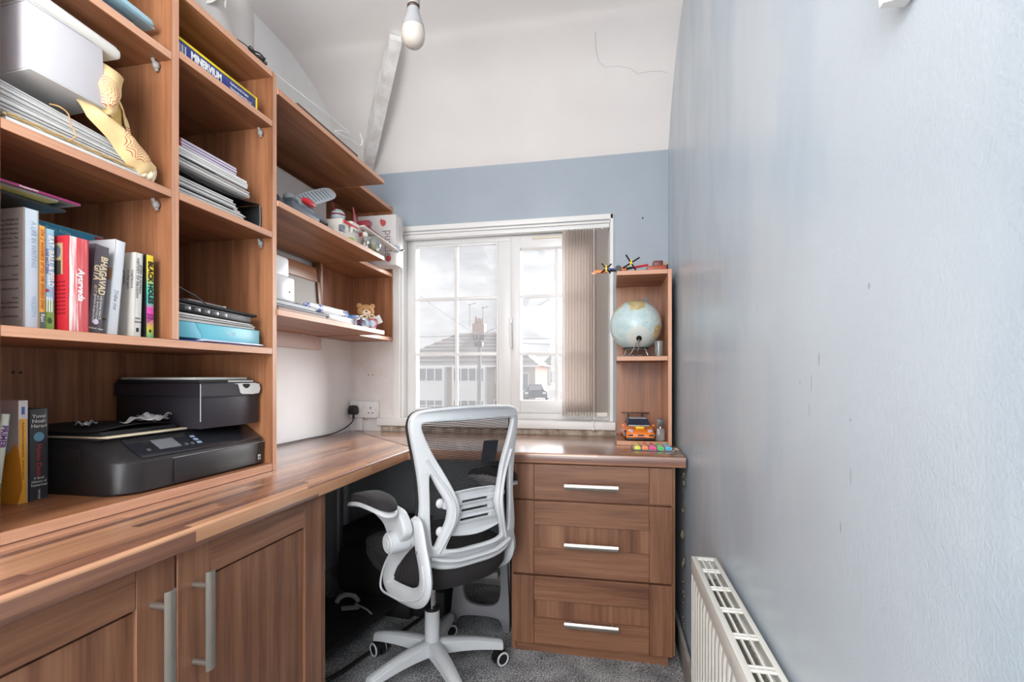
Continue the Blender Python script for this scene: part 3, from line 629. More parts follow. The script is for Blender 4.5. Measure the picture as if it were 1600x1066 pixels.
# ------------------------------------------------------------------ socket, plug, trunking
so = thing('wall_socket', 'white double wall socket above the worktop corner', 'socket', (-1.27, 2.41, .83))
obj('back_box', box(-1.349, -1.196, 2.392, 2.4195, .831, .915, .004), WHITE, so, True)
obj('face_plate', box(-1.351, -1.202, 2.385, 2.393, .829, .917, .004), WHITE, so, True)
for x in (-1.292, -1.270): obj('switch', box(x - .008, x + .008, 2.381, 2.386, .878, .898, .0015), WHITE, so, True)
for cx in (-1.232,):
    for dx, dz, w, h in ((0, .014, .0025, .006), (-.011, -.012, .004, .0025), (.011, -.012, .004, .0025)):
        obj('pin_slot', box(cx + dx - w, cx + dx + w, 2.3842, 2.3855, .868 + dz - h, .868 + dz + h), INK, so, True)
for x in (-1.347, -1.206): obj('screw', cyl(bmesh.new(), (x + .003, 2.3848, .873), .003, .001, 1, 10), STEEL, so, True)
pg = thing('plug', 'black plug in the left side of the white wall socket with its flex', 'plug', (-1.325, 2.37, .87))
bm = plate([[(-.022, -.022), (-.024, .006), (-.015, .022), (.015, .022), (.024, .006), (.022, -.022)]], .026, .005, 3); bm.transform(TR((-1.322, 2.370, .872), PI / 2)); obj('body', bm, BLK, pg, True)
obj('flex_grip', cyl(bmesh.new(), (-1.322, 2.370, .838), .0065, .024, 2, 12, .005), BLK, pg, True)
obj('flex', tube(bmesh.new(), cat([(-1.322, 2.370, .84), (-1.323, 2.36, .81), (-1.333, 2.30, .782), (-1.345, 2.2, .7645), (-1.35, 2.0, .764), (-1.347, 1.6, .764)], 6, False), .003, 8), BLK, pg, True)
top('cable_trunking', box(-1.322, -1.289, 2.402, 2.4195, .7605, .828, .002), WHITE, 'short white cable trunking below the wall socket', 'trunking')
top('earth_wire', tube(bmesh.new(), cat([(-1.285, 2.405, .829), (-1.27, 2.40, .815), (-1.262, 2.402, .818), (-1.257, 2.405, .829)], 5, False), .0012, 6), mat('dull_brass_wire', (150, 130, 100), .5), 'thin looped wire hanging just under the wall socket', 'wire')
# bracket high on the right wall
bm = bmesh.new(); vs = [bm.verts.new(p) for p in ((.2655, .50, 1.385), (.2655, .515, 1.385), (.2655, .515, 1.47), (.2655, .49, 1.47), (.243, .505, 1.385), (.243, .512, 1.385), (.236, .515, 1.47), (.236, .492, 1.47))]
for q in ((0, 1, 2, 3), (4, 7, 6, 5), (0, 4, 5, 1), (1, 5, 6, 2), (2, 6, 7, 3), (3, 7, 4, 0)): bm.faces.new([vs[i] for i in q])
bmesh.ops.recalc_face_normals(bm, faces=bm.faces[:])
top('wall_bracket', bm, GLOSSW, 'small white bracket on the right wall at the top of the view', 'bracket')
# ------------------------------------------------------------------ office chair
CHW = mat('chair_white_plastic', (208, 210, 213), .36, bump=.05, bscale=400)
chair = thing('office_chair', 'white framed office chair with black mesh back pulled up to the corner desk', 'chair', (-.62, 1.658, 0), math.radians(51.3))
def yb(x, z):
    ax = abs(x); return -.252 + .85 * ax * ax - .026 * math.exp(-((ax - .085) / .05) ** 2) * math.exp(-((z - .63) / .12) ** 2)
mir = lambda pts: [(-x, z) for x, z in reversed(pts)]
half = [(0, .458), (.08, .460), (.140, .472), (.176, .500), (.188, .545), (.184, .60), (.178, .66), (.182, .73), (.192, .80), (.203, .86), (.208, .905), (.196, .936), (.16, .948), (.08, .954)]
outer = half + [(0, .956)] + mir(half[1:])
ch_ = [(0, .515), (.05, .517), (.098, .524), (.106, .534), (.090, .58), (.074, .62), (.070, .655), (.085, .70), (.110, .755), (.145, .82), (.165, .865), (.174, .895), (.166, .906), (.12, .909), (.06, .909)]
central = ch_ + [(0, .909)] + mir(ch_[1:])
tri = [(.151, .752), (.128, .708), (.107, .66), (.108, .62), (.122, .575), (.136, .538), (.146, .545), (.151, .60), (.152, .67)]
bm = plate([outer, central, tri, [(-x, z) for x, z in tri]], .022, .007, 5, res=3)
obj('back_frame', warp(bm, lambda c: (c.x, yb(c.x, c.y) - c.z, c.y)), CHW, chair)
# raised rim lines on the braces
for s in (-1, 1): obj('brace_rib', tube(bmesh.new(), [(s * x, yb(x, z) - .0105, z) for x, z in cat([(.163, .80), (.135, .752), (.104, .70), (.088, .655), (.092, .61), (.112, .555), (.130, .515)], 5, False)], .0065, 8, flat=.7), CHW, chair)
bm = tube(bmesh.new(), [(x, yb(x, z) - .010, z) for x, z in cat([(-.15, .503), (-.08, .487), (0, .483), (.08, .487), (.15, .503)], 6, False)], .010, 8, flat=.6); obj('lower_rib', bm, CHW, chair)
# mesh panel
m, n, b = newmat('black_mesh_fabric'); tcn = n.new('TexCoord'); v = tcn.outputs['Object']; sx = n.new('SeparateXYZ'); n.link(v, sx.inputs[0])
b.inputs['Base Color'].default_value = lin((34, 32, 34)); b.inputs['Roughness'].default_value = .6
wvx = n.math('MULTIPLY', n.math('SINE', n.math('MULTIPLY', sx.outputs[0], 520)), .35)
rowp = n.math('ADD', n.math('MULTIPLY', sx.outputs[2], 1150), n.math('MULTIPLY', wvx, 2.2))
hole = n.math('GREATER_THAN', n.math('SINE', rowp), .1)
fac = n.math('MULTIPLY', hole, .8)
trn = n.new('BsdfTransparent'); mx = n.new('MixShader'); n.link(fac, mx.inputs[0]); n.link(b.outputs[0], mx.inputs[1]); n.link(trn.outputs[0], mx.inputs[2]); n.link(mx.outputs[0], n.t.nodes['Material Output'].inputs[0]); MESHM = m
def wz(z):
    P = half
    for a, c in zip(P, P[1:]):
        if a[1] <= z <= c[1]: t = (z - a[1]) / (c[1] - a[1] + 1e-9); return a[0] + (c[0] - a[0]) * t
    return .1 if z > .95 else .08
zs = [.462 + (.950 - .462) * k / 40 for k in range(41)]
bm = surf(lambda u, v: ((v - .5) * 2 * (wz(.462 + .488 * u) - .004), -.230 + .85 * ((v - .5) * 2 * wz(.462 + .488 * u)) ** 2 + .010 * math.sin(u * PI), .462 + .488 * u), 40, 14, 0)
obj('mesh_panel', bm, MESHM, chair)
bm = tube(bmesh.new(), [(x * .995, -.232 + .85 * x * x + .006, z) for x, z in cat([(x * .965, .71 + (z - .71) * .972) for x, z in outer], 4)], .006, 8, closed=True); obj('mesh_edge', bm, BLKM, chair)
# lumbar support
lo = [(-.112, .648), (-.105, .672), (-.085, .69), (0, .697), (.085, .69), (.105, .672), (.112, .648), (.094, .64), (.086, .615), (.094, .592), (.112, .588), (.112, .572), (.09, .562), (0, .553), (-.09, .562), (-.112, .572), (-.112, .588), (-.094, .592), (-.086, .615), (-.094, .64)]
sl = lambda z, w=.055: [(-w, z), (-w, z + .009), (w, z + .009), (w, z)]
bm = plate([cat(lo, 3)], .012, .004, 1)
bm.free(); bm = plate([[tuple(p) for p in cat(lo, 4)], sl(.655, .05), sl(.628, .052), sl(.600, .056)], .012, .002, 1)
obj('lumbar_support', warp(bm, lambda c: (c.x, -.250 + .5 * c.x * c.x - .010 * math.cos(c.x * 14) - c.z, c.y)), CHW, chair)
for s in (-1, 1):
    for z in (.663, .578): obj('lumbar_knob', ell(bmesh.new(), (s * .118, -.243, z), (.014, .010, .015), 14), CHW, chair)
bm = surf(lambda u, v: (.052 + .060 * v - .012 * (1 - u), -.236 + .85 * .009 - .006, .766 + .07 * u), 3, 3, .0012); obj('fabric_tag', bm, mat('dark_tag', (28, 28, 34), .5), chair)
# seat
m, n, b = newmat('black_seat_fabric'); tcn = n.new('TexCoord'); ck = n.new('TexWave'); ck.inputs['Scale'].default_value = 90; ck.bands_direction = 'X'; n.link(tcn.outputs['Object'], ck.inputs['Vector'])
n.link(n.ramp(ck.outputs['Fac'], [(0, (28, 25, 27)), (1, (48, 44, 46))]), b.inputs['Base Color']); b.inputs['Roughness'].default_value = .9; SEATM = m
def se(a, rx, ry, p=3.2):
    c, s = math.cos(a), math.sin(a); return (rx * math.copysign(abs(c) ** (2 / p), c), ry * math.copysign(abs(s) ** (2 / p), s))
bm = bmesh.new(); rgs = []
for k, (f, z) in enumerate(((.02, .370), (.72, .370), (.92, .380), (.99, .405), (1.0, .445), (.97, .468), (.88, .482), (.6, .487), (.02, .485))):
    ring = []
    for i in range(40):
        x, y = se(2 * PI * i / 40, .200 * f, .244 * f); zz = z + .010 * (y / .24) ** 2 * 1.2 + (.030 * (1 if y > 0 else 0) * -(y / .24) ** 2 if k > 4 else 0) + .018 * (x / .22) ** 2
        ring.append(bm.verts.new((x, y - .012, zz)))
    rgs.append(ring)
for a, c in zip(rgs, rgs[1:]):
    for i in range(40): bm.faces.new((a[i], a[(i + 1) % 40], c[(i + 1) % 40], c[i]))
bm.faces.new(list(reversed(rgs[0]))); bm.faces.new(rgs[-1]); bmesh.ops.recalc_face_normals(bm, faces=bm.faces[:])
obj('seat', bm, SEATM, chair)
bm = box(-.09, .09, -.10, .11, .345, .385, .012); obj('mechanism', bm, BLK, chair)
obj('lever', tube(bmesh.new(), [(.06, .02, .372), (.20, .03, .365), (.235, .03, .362)], [.004, .004, .008], 8), BLK, chair)
# arms
loop = [(-.200, .600), (-.212, .622), (-.230, .632), (-.252, .630), (-.265, .608), (-.285, .555), (-.312, .515), (-.325, .47), (-.318, .432), (-.285, .402), (-.235, .380), (-.165, .358), (-.085, .349), (-.022, .346), (-.004, .366), (-.022, .416), (-.059, .468), (-.100, .508), (-.150, .545), (-.185, .575)]
hl_ = [(-.172, .514), (-.215, .530), (-.233, .510), (-.248, .477), (-.252, .440), (-.236, .427), (-.155, .411), (-.112, .404), (-.104, .420), (-.132, .468)]
def arm(s):
    cen = [(-.165, .382), (-.225, .392), (-.270, .418), (-.289, .455), (-.283, .50), (-.264, .548), (-.246, .60), (-.232, .606), (-.205, .572), (-.165, .540), (-.125, .505), (-.092, .468), (-.066, .425), (-.052, .395), (-.075, .378), (-.12, .378)]
    dy = .098 if s < 0 else 0
    bm = tube(bmesh.new(), [(s * -.193, y, z) for y, z in cat(cen, 4)], .0140, 12, closed=True, flat=2.1)
    B(bm, s * -.193 - .013, s * -.193 + .013, -.256, -.214, .60, .632, .010)
    a = obj('arm_bracket', bm, CHW, chair); a.location = (0, dy, 0)
    
    bm = tube(bmesh.new(), [(s * -.2075, y, z) for y, z in cat([(y + (-.165 - y) * .13, z + (.47 - z) * .10) for y, z in loop[6:18]], 4, False)], .0035, 8); obj('bracket_bead', bm, CHW, a)
    hub = cyl(bmesh.new(), (s * -.233, -.192, .560), .031, .068, 0, 28, bev=.005); merge(hub, cyl(bmesh.new(), (s * -.2685, -.192, .560), .017, .004, 0, 24, bev=.001)); obj('pivot', hub, CHW, a)
    # pad support arm: two-sided tapering blade, from the pivot up to under the pad
    ar = [(-.168, .548), (-.135, .598), (-.08, .622), (-.015, .636), (.02, .652), (-.09, .662), (-.19, .656), (-.232, .634), (-.25, .60), (-.232, .575), (-.21, .56)]
    bm = warp(plate([ar], .032, .008, 4, res=3), lambda c: (s * (-.226 - .026 * max(0, (c.x + .2) / .2)) + c.z, c.x, c.y)); obj('arm_support', bm, CHW, a)
    for (y, z) in ((-.236, .612), (-.262, .540)):
        obj('bolt', cyl(bmesh.new(), (s * -.2075, y, z), .005, .004, 0, 12), GREYM, a)
    # pad
    def pad(z0, z1, top_):
        bm = bmesh.new(); rr = []
        prof_ = ((.02, z0), (.86, z0), (1, z0 + .25 * (z1 - z0)), (1, z0 + .5 * (z1 - z0)), (.93, z0 + .82 * (z1 - z0)), (.7, z1), (.02, z1))
        for f, z in prof_:
            ring = []
            for i in range(32):
                x, y = se(2 * PI * i / 32, .040 * f, .142 * f, 2.6); dz = -.026 * max(0, (y + .02) / .14) ** 1.5 - .014 * max(0, -(y + .05) / .1) ** 2
                ring.append(bm.verts.new((s * -.270 + x, y - .093, z + dz)))
            rr.append(ring)
        for q, w in zip(rr, rr[1:]):
            for i in range(32): bm.faces.new((q[i], q[(i + 1) % 32], w[(i + 1) % 32], w[i]))
        bm.faces.new(list(reversed(rr[0]))); bm.faces.new(rr[-1]); bmesh.ops.recalc_face_normals(bm, faces=bm.faces[:]); return bm
    obj('pad_base', pad(.654, .672, 0), CHW, a); obj('arm_pad', pad(.668, .696, 1), SEATM, a)
arm(1); arm(-1)
# column and base
obj('gas_lift', cyl(bmesh.new(), (0, 0, .29), .0135, .14, 2, 20), CHROME, chair)
obj('column_collar', cyl(bmesh.new(), (0, 0, .2265), .0275, .012, 2, 24, bev=.002), BLK, chair)
obj('column', cyl(bmesh.new(), (0, 0, .165), .0265, .115, 2, 28, .026, bev=.002), CHW, chair)
ang0 = math.radians(90 + 4 - 51.3)
bm = cyl(bmesh.new(), (0, 0, .098), .046, .030, 2, 30, .036, bev=.004); obj('base_hub', bm, CHW, chair)
for k in range(5):
    a = ang0 + k * 2 * PI / 5; R = Rz(a)
    bm = bmesh.new(); rr = []
    for t in [i / 8 for i in range(9)]:
        r = .028 + .225 * t; zt_ = .116 - .030 * t ** 2; h = .046 - .018 * t; w = .027 - .008 * t
        rr.append([bm.verts.new((r, s_ * w_, z_)) for s_, w_, z_ in ((-1, w * .55, zt_), (1, w * .55, zt_), (1, w * .9, zt_ - .006), (1, w, zt_ - h), (-1, w, zt_ - h), (-1, w * .9, zt_ - .006))])
    for q, w in zip(rr, rr[1:]):
        for i in range(6): bm.faces.new((q[i], q[(i + 1) % 6], w[(i + 1) % 6], w[i]))
    bm.faces.new(rr[0]); bm.faces.new(rr[-1]); bmesh.ops.recalc_face_normals(bm, faces=bm.faces[:])
    bmesh.ops.bevel(bm, geom=[e for e in bm.edges if len(e.link_faces) == 2 and e.calc_face_angle(0) > .6], offset=.003, segments=2, affect='EDGES'); bm.transform(R)
    leg = obj('leg', bm, CHW, chair)
    ca = a + [.7, 1.25, .25, -.9, 2.0][k]; T = R @ Matrix.Translation((.243, 0, 0)) @ Rz(ca - a)
    bm = bmesh.new(); cyl(bm, (0, 0, .066), .005, .035, 2, 10)
    for sx in (-1, 1): cyl(bm, (sx * .0125, 0, .0265), .0265, .017, 0, 26, bev=.003)
    B(bm, -.010, .010, -.02, .02, .028, .052, .005); bm.transform(T); cst = obj('caster', bm, BLK, leg)
    bm = bmesh.new()
    for sx in (-1, 1):
        t = bmesh.new(); tube(t, [(sx * .0205, math.cos(q * PI / 12) * .0215, .0265 + math.sin(q * PI / 12) * .0215) for q in range(24)], .0038, 6, closed=True, flat=.8); merge(bm, t)
    bm.transform(T); obj('caster_ring', bm, CHW, leg)
# ------------------------------------------------------------------ books
def cm(c, r=.5): return mat('cover_%d_%d_%d' % c, c, r)
def book(label, y0, y1, xs, h, z0, cov, depth=.115, tilt=0, spine=None, group='books standing on the shelf', name='book', soft=False):
    t = y1 - y0; root = thing(name, label, 'book', (xs - depth / 2, (y0 + y1) / 2, z0), group=group, rot=(tilt, 0, 0)); d = depth / 2
    bm = box(-d, d, -t / 2, -t / 2 + .0016, 0, h); B(bm, -d, d, t / 2 - .0016, t / 2, 0, h); B(bm, d - .0022, d, -t / 2, t / 2, 0, h, .0012, 1)
    obj('cover', bm, [cov, spine or cov], root)
    obj('pages', box(-d + (.0 if soft else .004), d - .0022, -t / 2 + .0016, t / 2 - .0016, .0 if soft else .003, h - (.0 if soft else .003)), PAPER, root)
    return root, d
def st(body, size, m, rd, y, z, align='LEFT', name='title', sx=1., shear=0, bold=0): return text(body, size, m, rd[0], (rd[1] + .0006, y, z), (0, 0, -1), (0, 1, 0), name, align, bold, sx, shear)
def sh(body, size, m, rd, y, z, align='CENTER', name='title', sx=1.): return text(body, size, m, rd[0], (rd[1] + .0006, y, z), (0, 1, 0), (0, 0, 1), name, align, 0, sx)
def band(rd, y0, y1, z0, z1, m, name='printed_band'): return obj(name, box(rd[1], rd[1] + .0003, y0, y1, z0, z1), m, rd[0])
Z1 = 1.1325
r = book('large grey-covered book with printed text on its back, first in the row', .694, .717, -1.03, .217, Z1, cm((186, 176, 170)), .118, spine=cm((214, 222, 232), .3))
st('A LIFE IN WRITING', .011, cm((168, 186, 204)), r, .003, .195, sx=.9); st('WILSON', .010, cm((168, 186, 204)), r, .003, .06)
for k, ln in enumerate(('for drawing on the principles of', 'of Management Studies and', 'they had been reworked by', 'offices of the Theatre', 'and explained more. The', 'of the Centre for', 'essays run across as Poets', '', 'a new', '', 'the glimpse of a social', '', 'essays', 'recommendation', '', 'of the multiplication and', '', 'there', 'ideas as a publication', 'recounting the translation', '', 'society, agriculturalism')):
    if ln: text(ln, .0062, cm((112, 100, 98)), r[0], (.046, -.0118, .196 - k * .0083), (1, 0, 0), (0, 0, 1), 'blurb', 'RIGHT')
r = book('very thin orange book with handwritten title, second in the row', .7185, .7275, -1.03, .192, Z1, cm((240, 176, 84)), spine=cm((244, 178, 80)))
st('the 2 wonders of my life divided lives', .0085, cm((196, 78, 60)), r, 0, .186, shear=.3, sx=1.15); band(r, -.0045, .0045, 0, .032, cm((92, 104, 100))); st('Ravi', .009, WINK, r, 0, .029, name='author')
r = book('thin light blue and green cricket book, third in the row', .7285, .744, -1.032, .190, Z1, cm((146, 186, 210)), spine=cm((160, 196, 218)))
st('BAT, BALL & FIELD', .0125, WINK, r, .0022, .178, sx=.95, bold=.0003); st('JON HOTTEN', .0075, cm((112, 70, 150)), r, -.0048, .152, name='author'); band(r, -.0077, .0077, 0, .034, cm((124, 160, 84))); band(r, -.0077, .0077, .034, .055, cm((110, 150, 80)), 'printed_grass')
for k in range(3): obj('printed_stump', box(r[1] + .0003, r[1] + .0006, -.0055 + k * .0042, -.0035 + k * .0042, .034, .062), WINK, r[0])
obj('printed_ball', cyl(bmesh.new(), (r[1] + .0004, -.004, .074), .0032, .0006, 0, 14), cm((170, 70, 90)), r[0]); obj('printed_tree', ell(bmesh.new(), (r[1] + .0004, 0, .018), (.0004, .0042, .006), 10), cm((60, 96, 60)), r[0])
r = book('worn red book with a cracked white-streaked spine', .7525, .790, -1.01, .182, Z1, cm((186, 40, 50), .35), .118)
m, n, b = newmat('cracked_red_spine'); tcn = n.new('TexCoord'); q = n.noise(n.mapping(tcn.outputs['Object'], (1, 260, 8)), 1.0, 5, .7); sy = n.new('SeparateXYZ'); n.link(tcn.outputs['Object'], sy.inputs[0])
q2 = n.math('SUBTRACT', q, n.math('MULTIPLY', sy.outputs[1], 9)); n.link(n.ramp(q2, [(.42, (206, 70, 78)), (.54, (222, 120, 122)), (.66, (240, 226, 224))]), b.inputs['Base Color']); b.inputs['Roughness'].default_value = .5
r[0].children[0].data.materials[1] = m
st('Ayurveda', .017, WINK, r, .004, .122, shear=.2, sx=.95, bold=.0004)
obj('cover_picture', box(.02, .046, -.0192, -.0187, .108, .168), cm((176, 150, 110)), r[0]); obj('picture_detail', box(.024, .042, -.0195, -.0191, .108, .135, .001), cm((64, 58, 52)), r[0]); obj('picture_figure', ell(bmesh.new(), (.034, -.0192, .152), (.008, .0006, .012), 10), cm((90, 96, 110)), r[0])
for k in range(9): text('wisdom of the ancient epics and', .0048, cm((128, 24, 34)), r[0], (.052, -.0192, .094 - k * .0075), (1, 0, 0), (0, 0, 1), 'blurb', 'RIGHT')
r = book('charcoal scripture with gold lettering leaning to the right', .797, .824, -1.022, .182, Z1 + .0002, cm((84, 76, 84)), tilt=-.088, spine=cm((92, 82, 88), .35))
GOLD = cm((226, 206, 170)); st('BHAGAVAD', .0185, GOLD, r, .0055, .160, sx=.80, bold=.0005); st('GITA', .0175, GOLD, r, -.0065, .140, sx=.8, bold=.0005); st('AS IT IS', .0085, GOLD, r, -.0065, .098, sx=.8)
st('HIS DIVINE GRACE', .0058, WINK, r, .006, .078, name='author'); st('A.C. BHAKTIVEDANTA', .0058, WINK, r, .0, .078, name='author'); st('SWAMI PRABHUPADA', .0058, WINK, r, -.006, .078, name='author')
obj('printed_disc', cyl(bmesh.new(), (r[1] + .0004, 0, .024), .0055, .0006, 0, 18), cm((232, 214, 236)), r[0]); sh('THE BOOK TRUST', .004, WINK, r, 0, .010)
r = book('tall white book with a smooth blank spine behind the leaning scripture', .842, .864, -1.03, .205, Z1, cm((204, 200, 202)), .115, tilt=-.09, spine=cm((222, 224, 230), .3))
st('Tribe me', .012, cm((150, 150, 156)), r, 0, .10, shear=.4); obj('brown_tab', box(.045, .058, -.0123, -.0112, .118, .142), cm((186, 140, 112)), r[0]); obj('gold_tab', box(.040, .052, -.0123, -.0112, .03, .034), cm((140, 110, 70)), r[0])
r = book('cream white history book with handwriting on its cover', .899, .9155, -1.028, .188, Z1, cm((212, 206, 198)), .115, tilt=-.03, spine=cm((218, 216, 212), .4))
st('GOD: A HUMAN', .0072, INK, r, .0035, .162, sx=1.2); st('HISTORY OF RELIGION', .0072, INK, r, -.0035, .176, sx=1.2); sh('REZA', .0048, INK, r, 0, .042, name='author'); sh('ASLAN', .0048, INK, r, 0, .034, name='author'); obj('publisher_mark', box(r[1], r[1] + .0004, -.003, .003, .012, .021), INK, r[0])
for k, ln in enumerate(('Intellectus', 'in the yath', 'of spirit')): text(ln, .010, cm((84, 78, 90)), r[0], (.050 - k * .011, -.0088, .15), (0, 0, -1), (1, 0, 0), 'handwriting', shear=.3)
r = book('slim rainbow-spined paperback at the right end of the row', .930, .9505, -1.03, .190, Z1, cm((44, 44, 48)), .115, spine=cm((240, 216, 60)))
m, n, b = newmat('rainbow_spine'); tcn = n.new('TexCoord'); sz = n.new('SeparateXYZ'); n.link(tcn.outputs['Object'], sz.inputs[0])
n.link(n.ramp(n.math('DIVIDE', sz.outputs[2], .19), [(0, (70, 200, 150)), (.12, (230, 214, 70)), (.24, (236, 90, 190)), (.36, (240, 90, 180)), (.42, (80, 200, 190)), (.62, (96, 214, 170)), (.74, (236, 214, 70)), (1, (242, 216, 60))]), b.inputs['Base Color']); r[0].children[0].data.materials[1] = m
st('BLACK HOLES', .0165, INK, r, .0005, .176, sx=.92, bold=.0007); 
for k in range(4): st('the reith lectures'[:9 + 2 * k], .0042, INK, r, .006 - k * .004, .056, name='subtitle', sx=.9)
obj('publisher_mark', ell(bmesh.new(), (r[1] + .0003, 0, .017), (.0004, .003, .004), 8), INK, r[0])
# tall blue book flat against the back of the row, and the magazines on top
bb = thing('book', 'large teal blue book standing flat behind the upright row', 'book', (-1.158, .855, Z1), group='books standing on the shelf')
obj('cover', box(-.0075, .0075, -.078, .078, 0, .235, .001), cm((52, 142, 178)), bb); obj('pages', box(-.006, .006, -.076, .0785, .002, .2355), PAPER, bb); obj('corner_picture', box(.0075, .0079, .058, .077, .21, .232), cm((150, 60, 66)), bb); text('My First Atlas', .012, cm((150, 206, 220)), bb, (.008, -.06, .223), (0, 1, 0), (0, 0, 1), 'title')
bb = thing('book', 'red-topped book lying behind the large grey-covered book', 'book', (-1.175, .69, Z1), group='books standing on the shelf')
obj('cover', box(-.015, .015, -.04, .045, 0, .230, .001), cm((168, 74, 84)), bb); obj('pages', box(-.013, .013, -.038, .0455, .002, .2305), PAPER, bb)
def mag(label, x0, x1, y0, y1, z, c1, c2, rot=0, txt=None, tx=.02):
    t = thing('magazine', label, 'magazine', ((x0 + x1) / 2, (y0 + y1) / 2, z), rot, 'magazines lying on the books'); dx, dy = (x1 - x0) / 2, (y1 - y0) / 2
    obj('pages', box(-dx, dx - .0003, -dy, dy, .0006, .0036), PAPER2, t); obj('cover', box(-dx, dx, -dy, dy, .0036, .0044), cm(c1, .3), t); o = obj('back_cover', box(-dx, dx, -dy, dy, 0, .0006), cm(c2, .3), t)
    obj('spine', box(dx - .0003, dx + .0006, -dy, dy, .0, .0044), cm(c1, .3), t)
    if txt: text(txt, .0042, WINK, t, (dx + .0008, -dy + tx, .0022), (0, 1, 0), (0, 0, 1), 'title')
    return t, dx, dy
t, dx, dy = mag('magazine with a magenta spine, topmost on the upright books', -1.22, -1.02, .50, .782, 1.3795, (140, 44, 92), (150, 142, 132), 0, 'Prospectus Vol 2', .18)
obj('cover_photo', box(-.03, .085, .07, .13, -.0004, 0), cm((96, 96, 88)), t)
mag('magazine with a yellow-green back under the magenta one', -1.21, -1.028, .49, .748, 1.3742, (120, 110, 104), (196, 196, 112), -.05, 'Prospectus', .14)
mag('dark magazine lowest of the three lying on the upright books', -1.20, -1.045, .50, .775, 1.3685, (60, 60, 62), (90, 92, 90), .05)

# lower-left books beside the printer
Z0 = .783
r = book('black popular history book with red title beside the printer', .8175, .8525, -1.199, .194, Z0, cm((62, 62, 66), .4), .14, group='books beside the printer')
for k, ln in enumerate(('Yuval', 'Noah', 'Harari')): sh(ln, .0105, WINK, r, 0, .178 - k * .0105, name='author', sx=1.1)
obj('fingerprint_emblem', cyl(bmesh.new(), (r[1] + .0004, 0, .134), .0098, .0006, 0, 20), cm((106, 160, 184)), r[0]); st('Homo Deus', .0138, cm((214, 62, 66)), r, 0, .118, sx=.98)
for k, ln in enumerate(('A Brief', 'History of', 'Tomorrow')): sh(ln, .0068, WINK, r, 0, .046 - k * .0075, name='subtitle')
st('VINTAGE', .005, WINK, r, 0, .022, name='publisher')
r = book('orange and white textbook left of the black history book', .7925, .809, -1.191, .213, Z0, cm((206, 196, 196)), .145, spine=cm((244, 178, 62)), group='books beside the printer')
band(r, -.0082, .0082, .175, .213, cm((228, 224, 226))); obj('emblem', box(r[1] + .0003, r[1] + .0006, -.003, .003, .184, .2, .0005), cm((72, 110, 186)), r[0]); st('the little library of photographs Book', .0048, cm((120, 90, 40)), r, 0, .168); st('the second collection', .0048, cm((120, 90, 40)), r, 0, .09)
obj('printed_swoosh', warp(plate([[(-.072, 0), (.072, 0), (.072, .118), (.05, .108), (.03, .09), (.012, .06), (-.02, .03), (-.072, .01)]], .0006, .0001, 3), lambda c: (c.x, -.0085 + c.z, c.y)), cm((232, 156, 52)), r[0])
r = book('white and green booklet tilted at the left edge of the printer shelf', .748, .762, -1.197, .188, Z0, cm((214, 228, 214)), .13, tilt=-.11, spine=cm((226, 238, 226)), group='books beside the printer')
st('PRIMER', .014, cm((120, 60, 150)), r, 0, .165, bold=.0005); band(r, -.007, .007, 0, .05, cm((110, 150, 130)))

# ------------------------------------------------------------------ printer
pr = thing('printer', 'black inkjet printer with a sloping glossy control panel on the base shelf', 'printer', (-1.19, 1.095, Z0))
PB = mat('printer_black', (42, 40, 42), .42, bump=.1, bscale=500); PG = mat('printer_gloss', (38, 40, 46), .12)
def ring(xf, z, e=0):
    pts = [(-1.345, .874 + e)] + [(xf - .055 + .055 * math.sin(a), .929 + e - .055 * math.cos(a)) for a in [k * PI / 14 for k in range(8)]] + [(xf - .012 + .012 * math.cos(a), 1.306 + .012 * math.sin(a)) for a in [k * PI / 6 for k in range(4)]] + [(-1.345, 1.318)]
    return [(x, y, z) for x, y in pts]
bm = bmesh.new(); R_ = [[bm.verts.new(p) for p in ring(x, z, e)] for x, z, e in ((-1.035, Z0, .004), (-1.028, Z0 + .006, 0), (-1.026, .853, 0), (-1.030, .857, .001), (-1.098, .900, .004), (-1.104, .902, .006))]
for a, c in zip(R_, R_[1:]):
    for i in range(len(a)): bm.faces.new((a[i], a[(i + 1) % len(a)], c[(i + 1) % len(a)], c[i]))
bm.faces.new(R_[-1]); bm.faces.new(R_[0]); bmesh.ops.recalc_face_normals(bm, faces=bm.faces[:]); obj('body', bm, PB, pr, True)
obj('scanner_lid', box(-1.34, -1.105, .884, 1.312, .9015, .9075, .003), PB, pr, True)
slope = Matrix.Translation((-1.064, 0, .8795)) @ Matrix.Rotation(math.radians(32.3), 4, 'Y')
def SL(bm): bm.transform(slope); return bm
obj('control_panel', SL(box(-.037, .037, .925, 1.312, .0, .0022, .001)), PG, pr, True)
obj('screen', SL(box(-.020, .016, .985, 1.045, .0022, .003)), mat('grey_screen', (120, 120, 126), .2), pr, True)
for y in (.958, 1.062, 1.08): obj('button', SL(cyl(bmesh.new(), (.012, y, .0026), .0045, .001, 2, 14)), mat('button_grey', (96, 98, 104), .4), pr, True)
for k in range(3): obj('icon_button', SL(box(-.018 + k * .013, -.010 + k * .013, 1.095 , 1.108, .0022, .0030)), mat('icon_blue', (150, 166, 190), .4), pr, True)
obj('paper_door', box(-1.0262, -1.0235, 1.0, 1.270, Z0 + .008, .849, .001), PB, pr, True)
obj('front_line', box(-1.0260, -1.0242, .995, 1.312, .8505, .8518), mat('silver_line', (150, 150, 154), .3), pr, True)
obj('side_panel', box(-1.33, -1.14, .8722, .8745, .845, .885, .001), PB, pr, True)
obj('maker_badge', box(-1.0258, -1.0245, 1.285, 1.297, Z0 + .016, Z0 + .032, .001), mat('badge_grey', (190, 190, 194), .4), pr, True); text('ro', .010, BLK, pr, (.1660, .1905, .024), (0, 1, 0), (0, 0, 1), 'badge_mark')

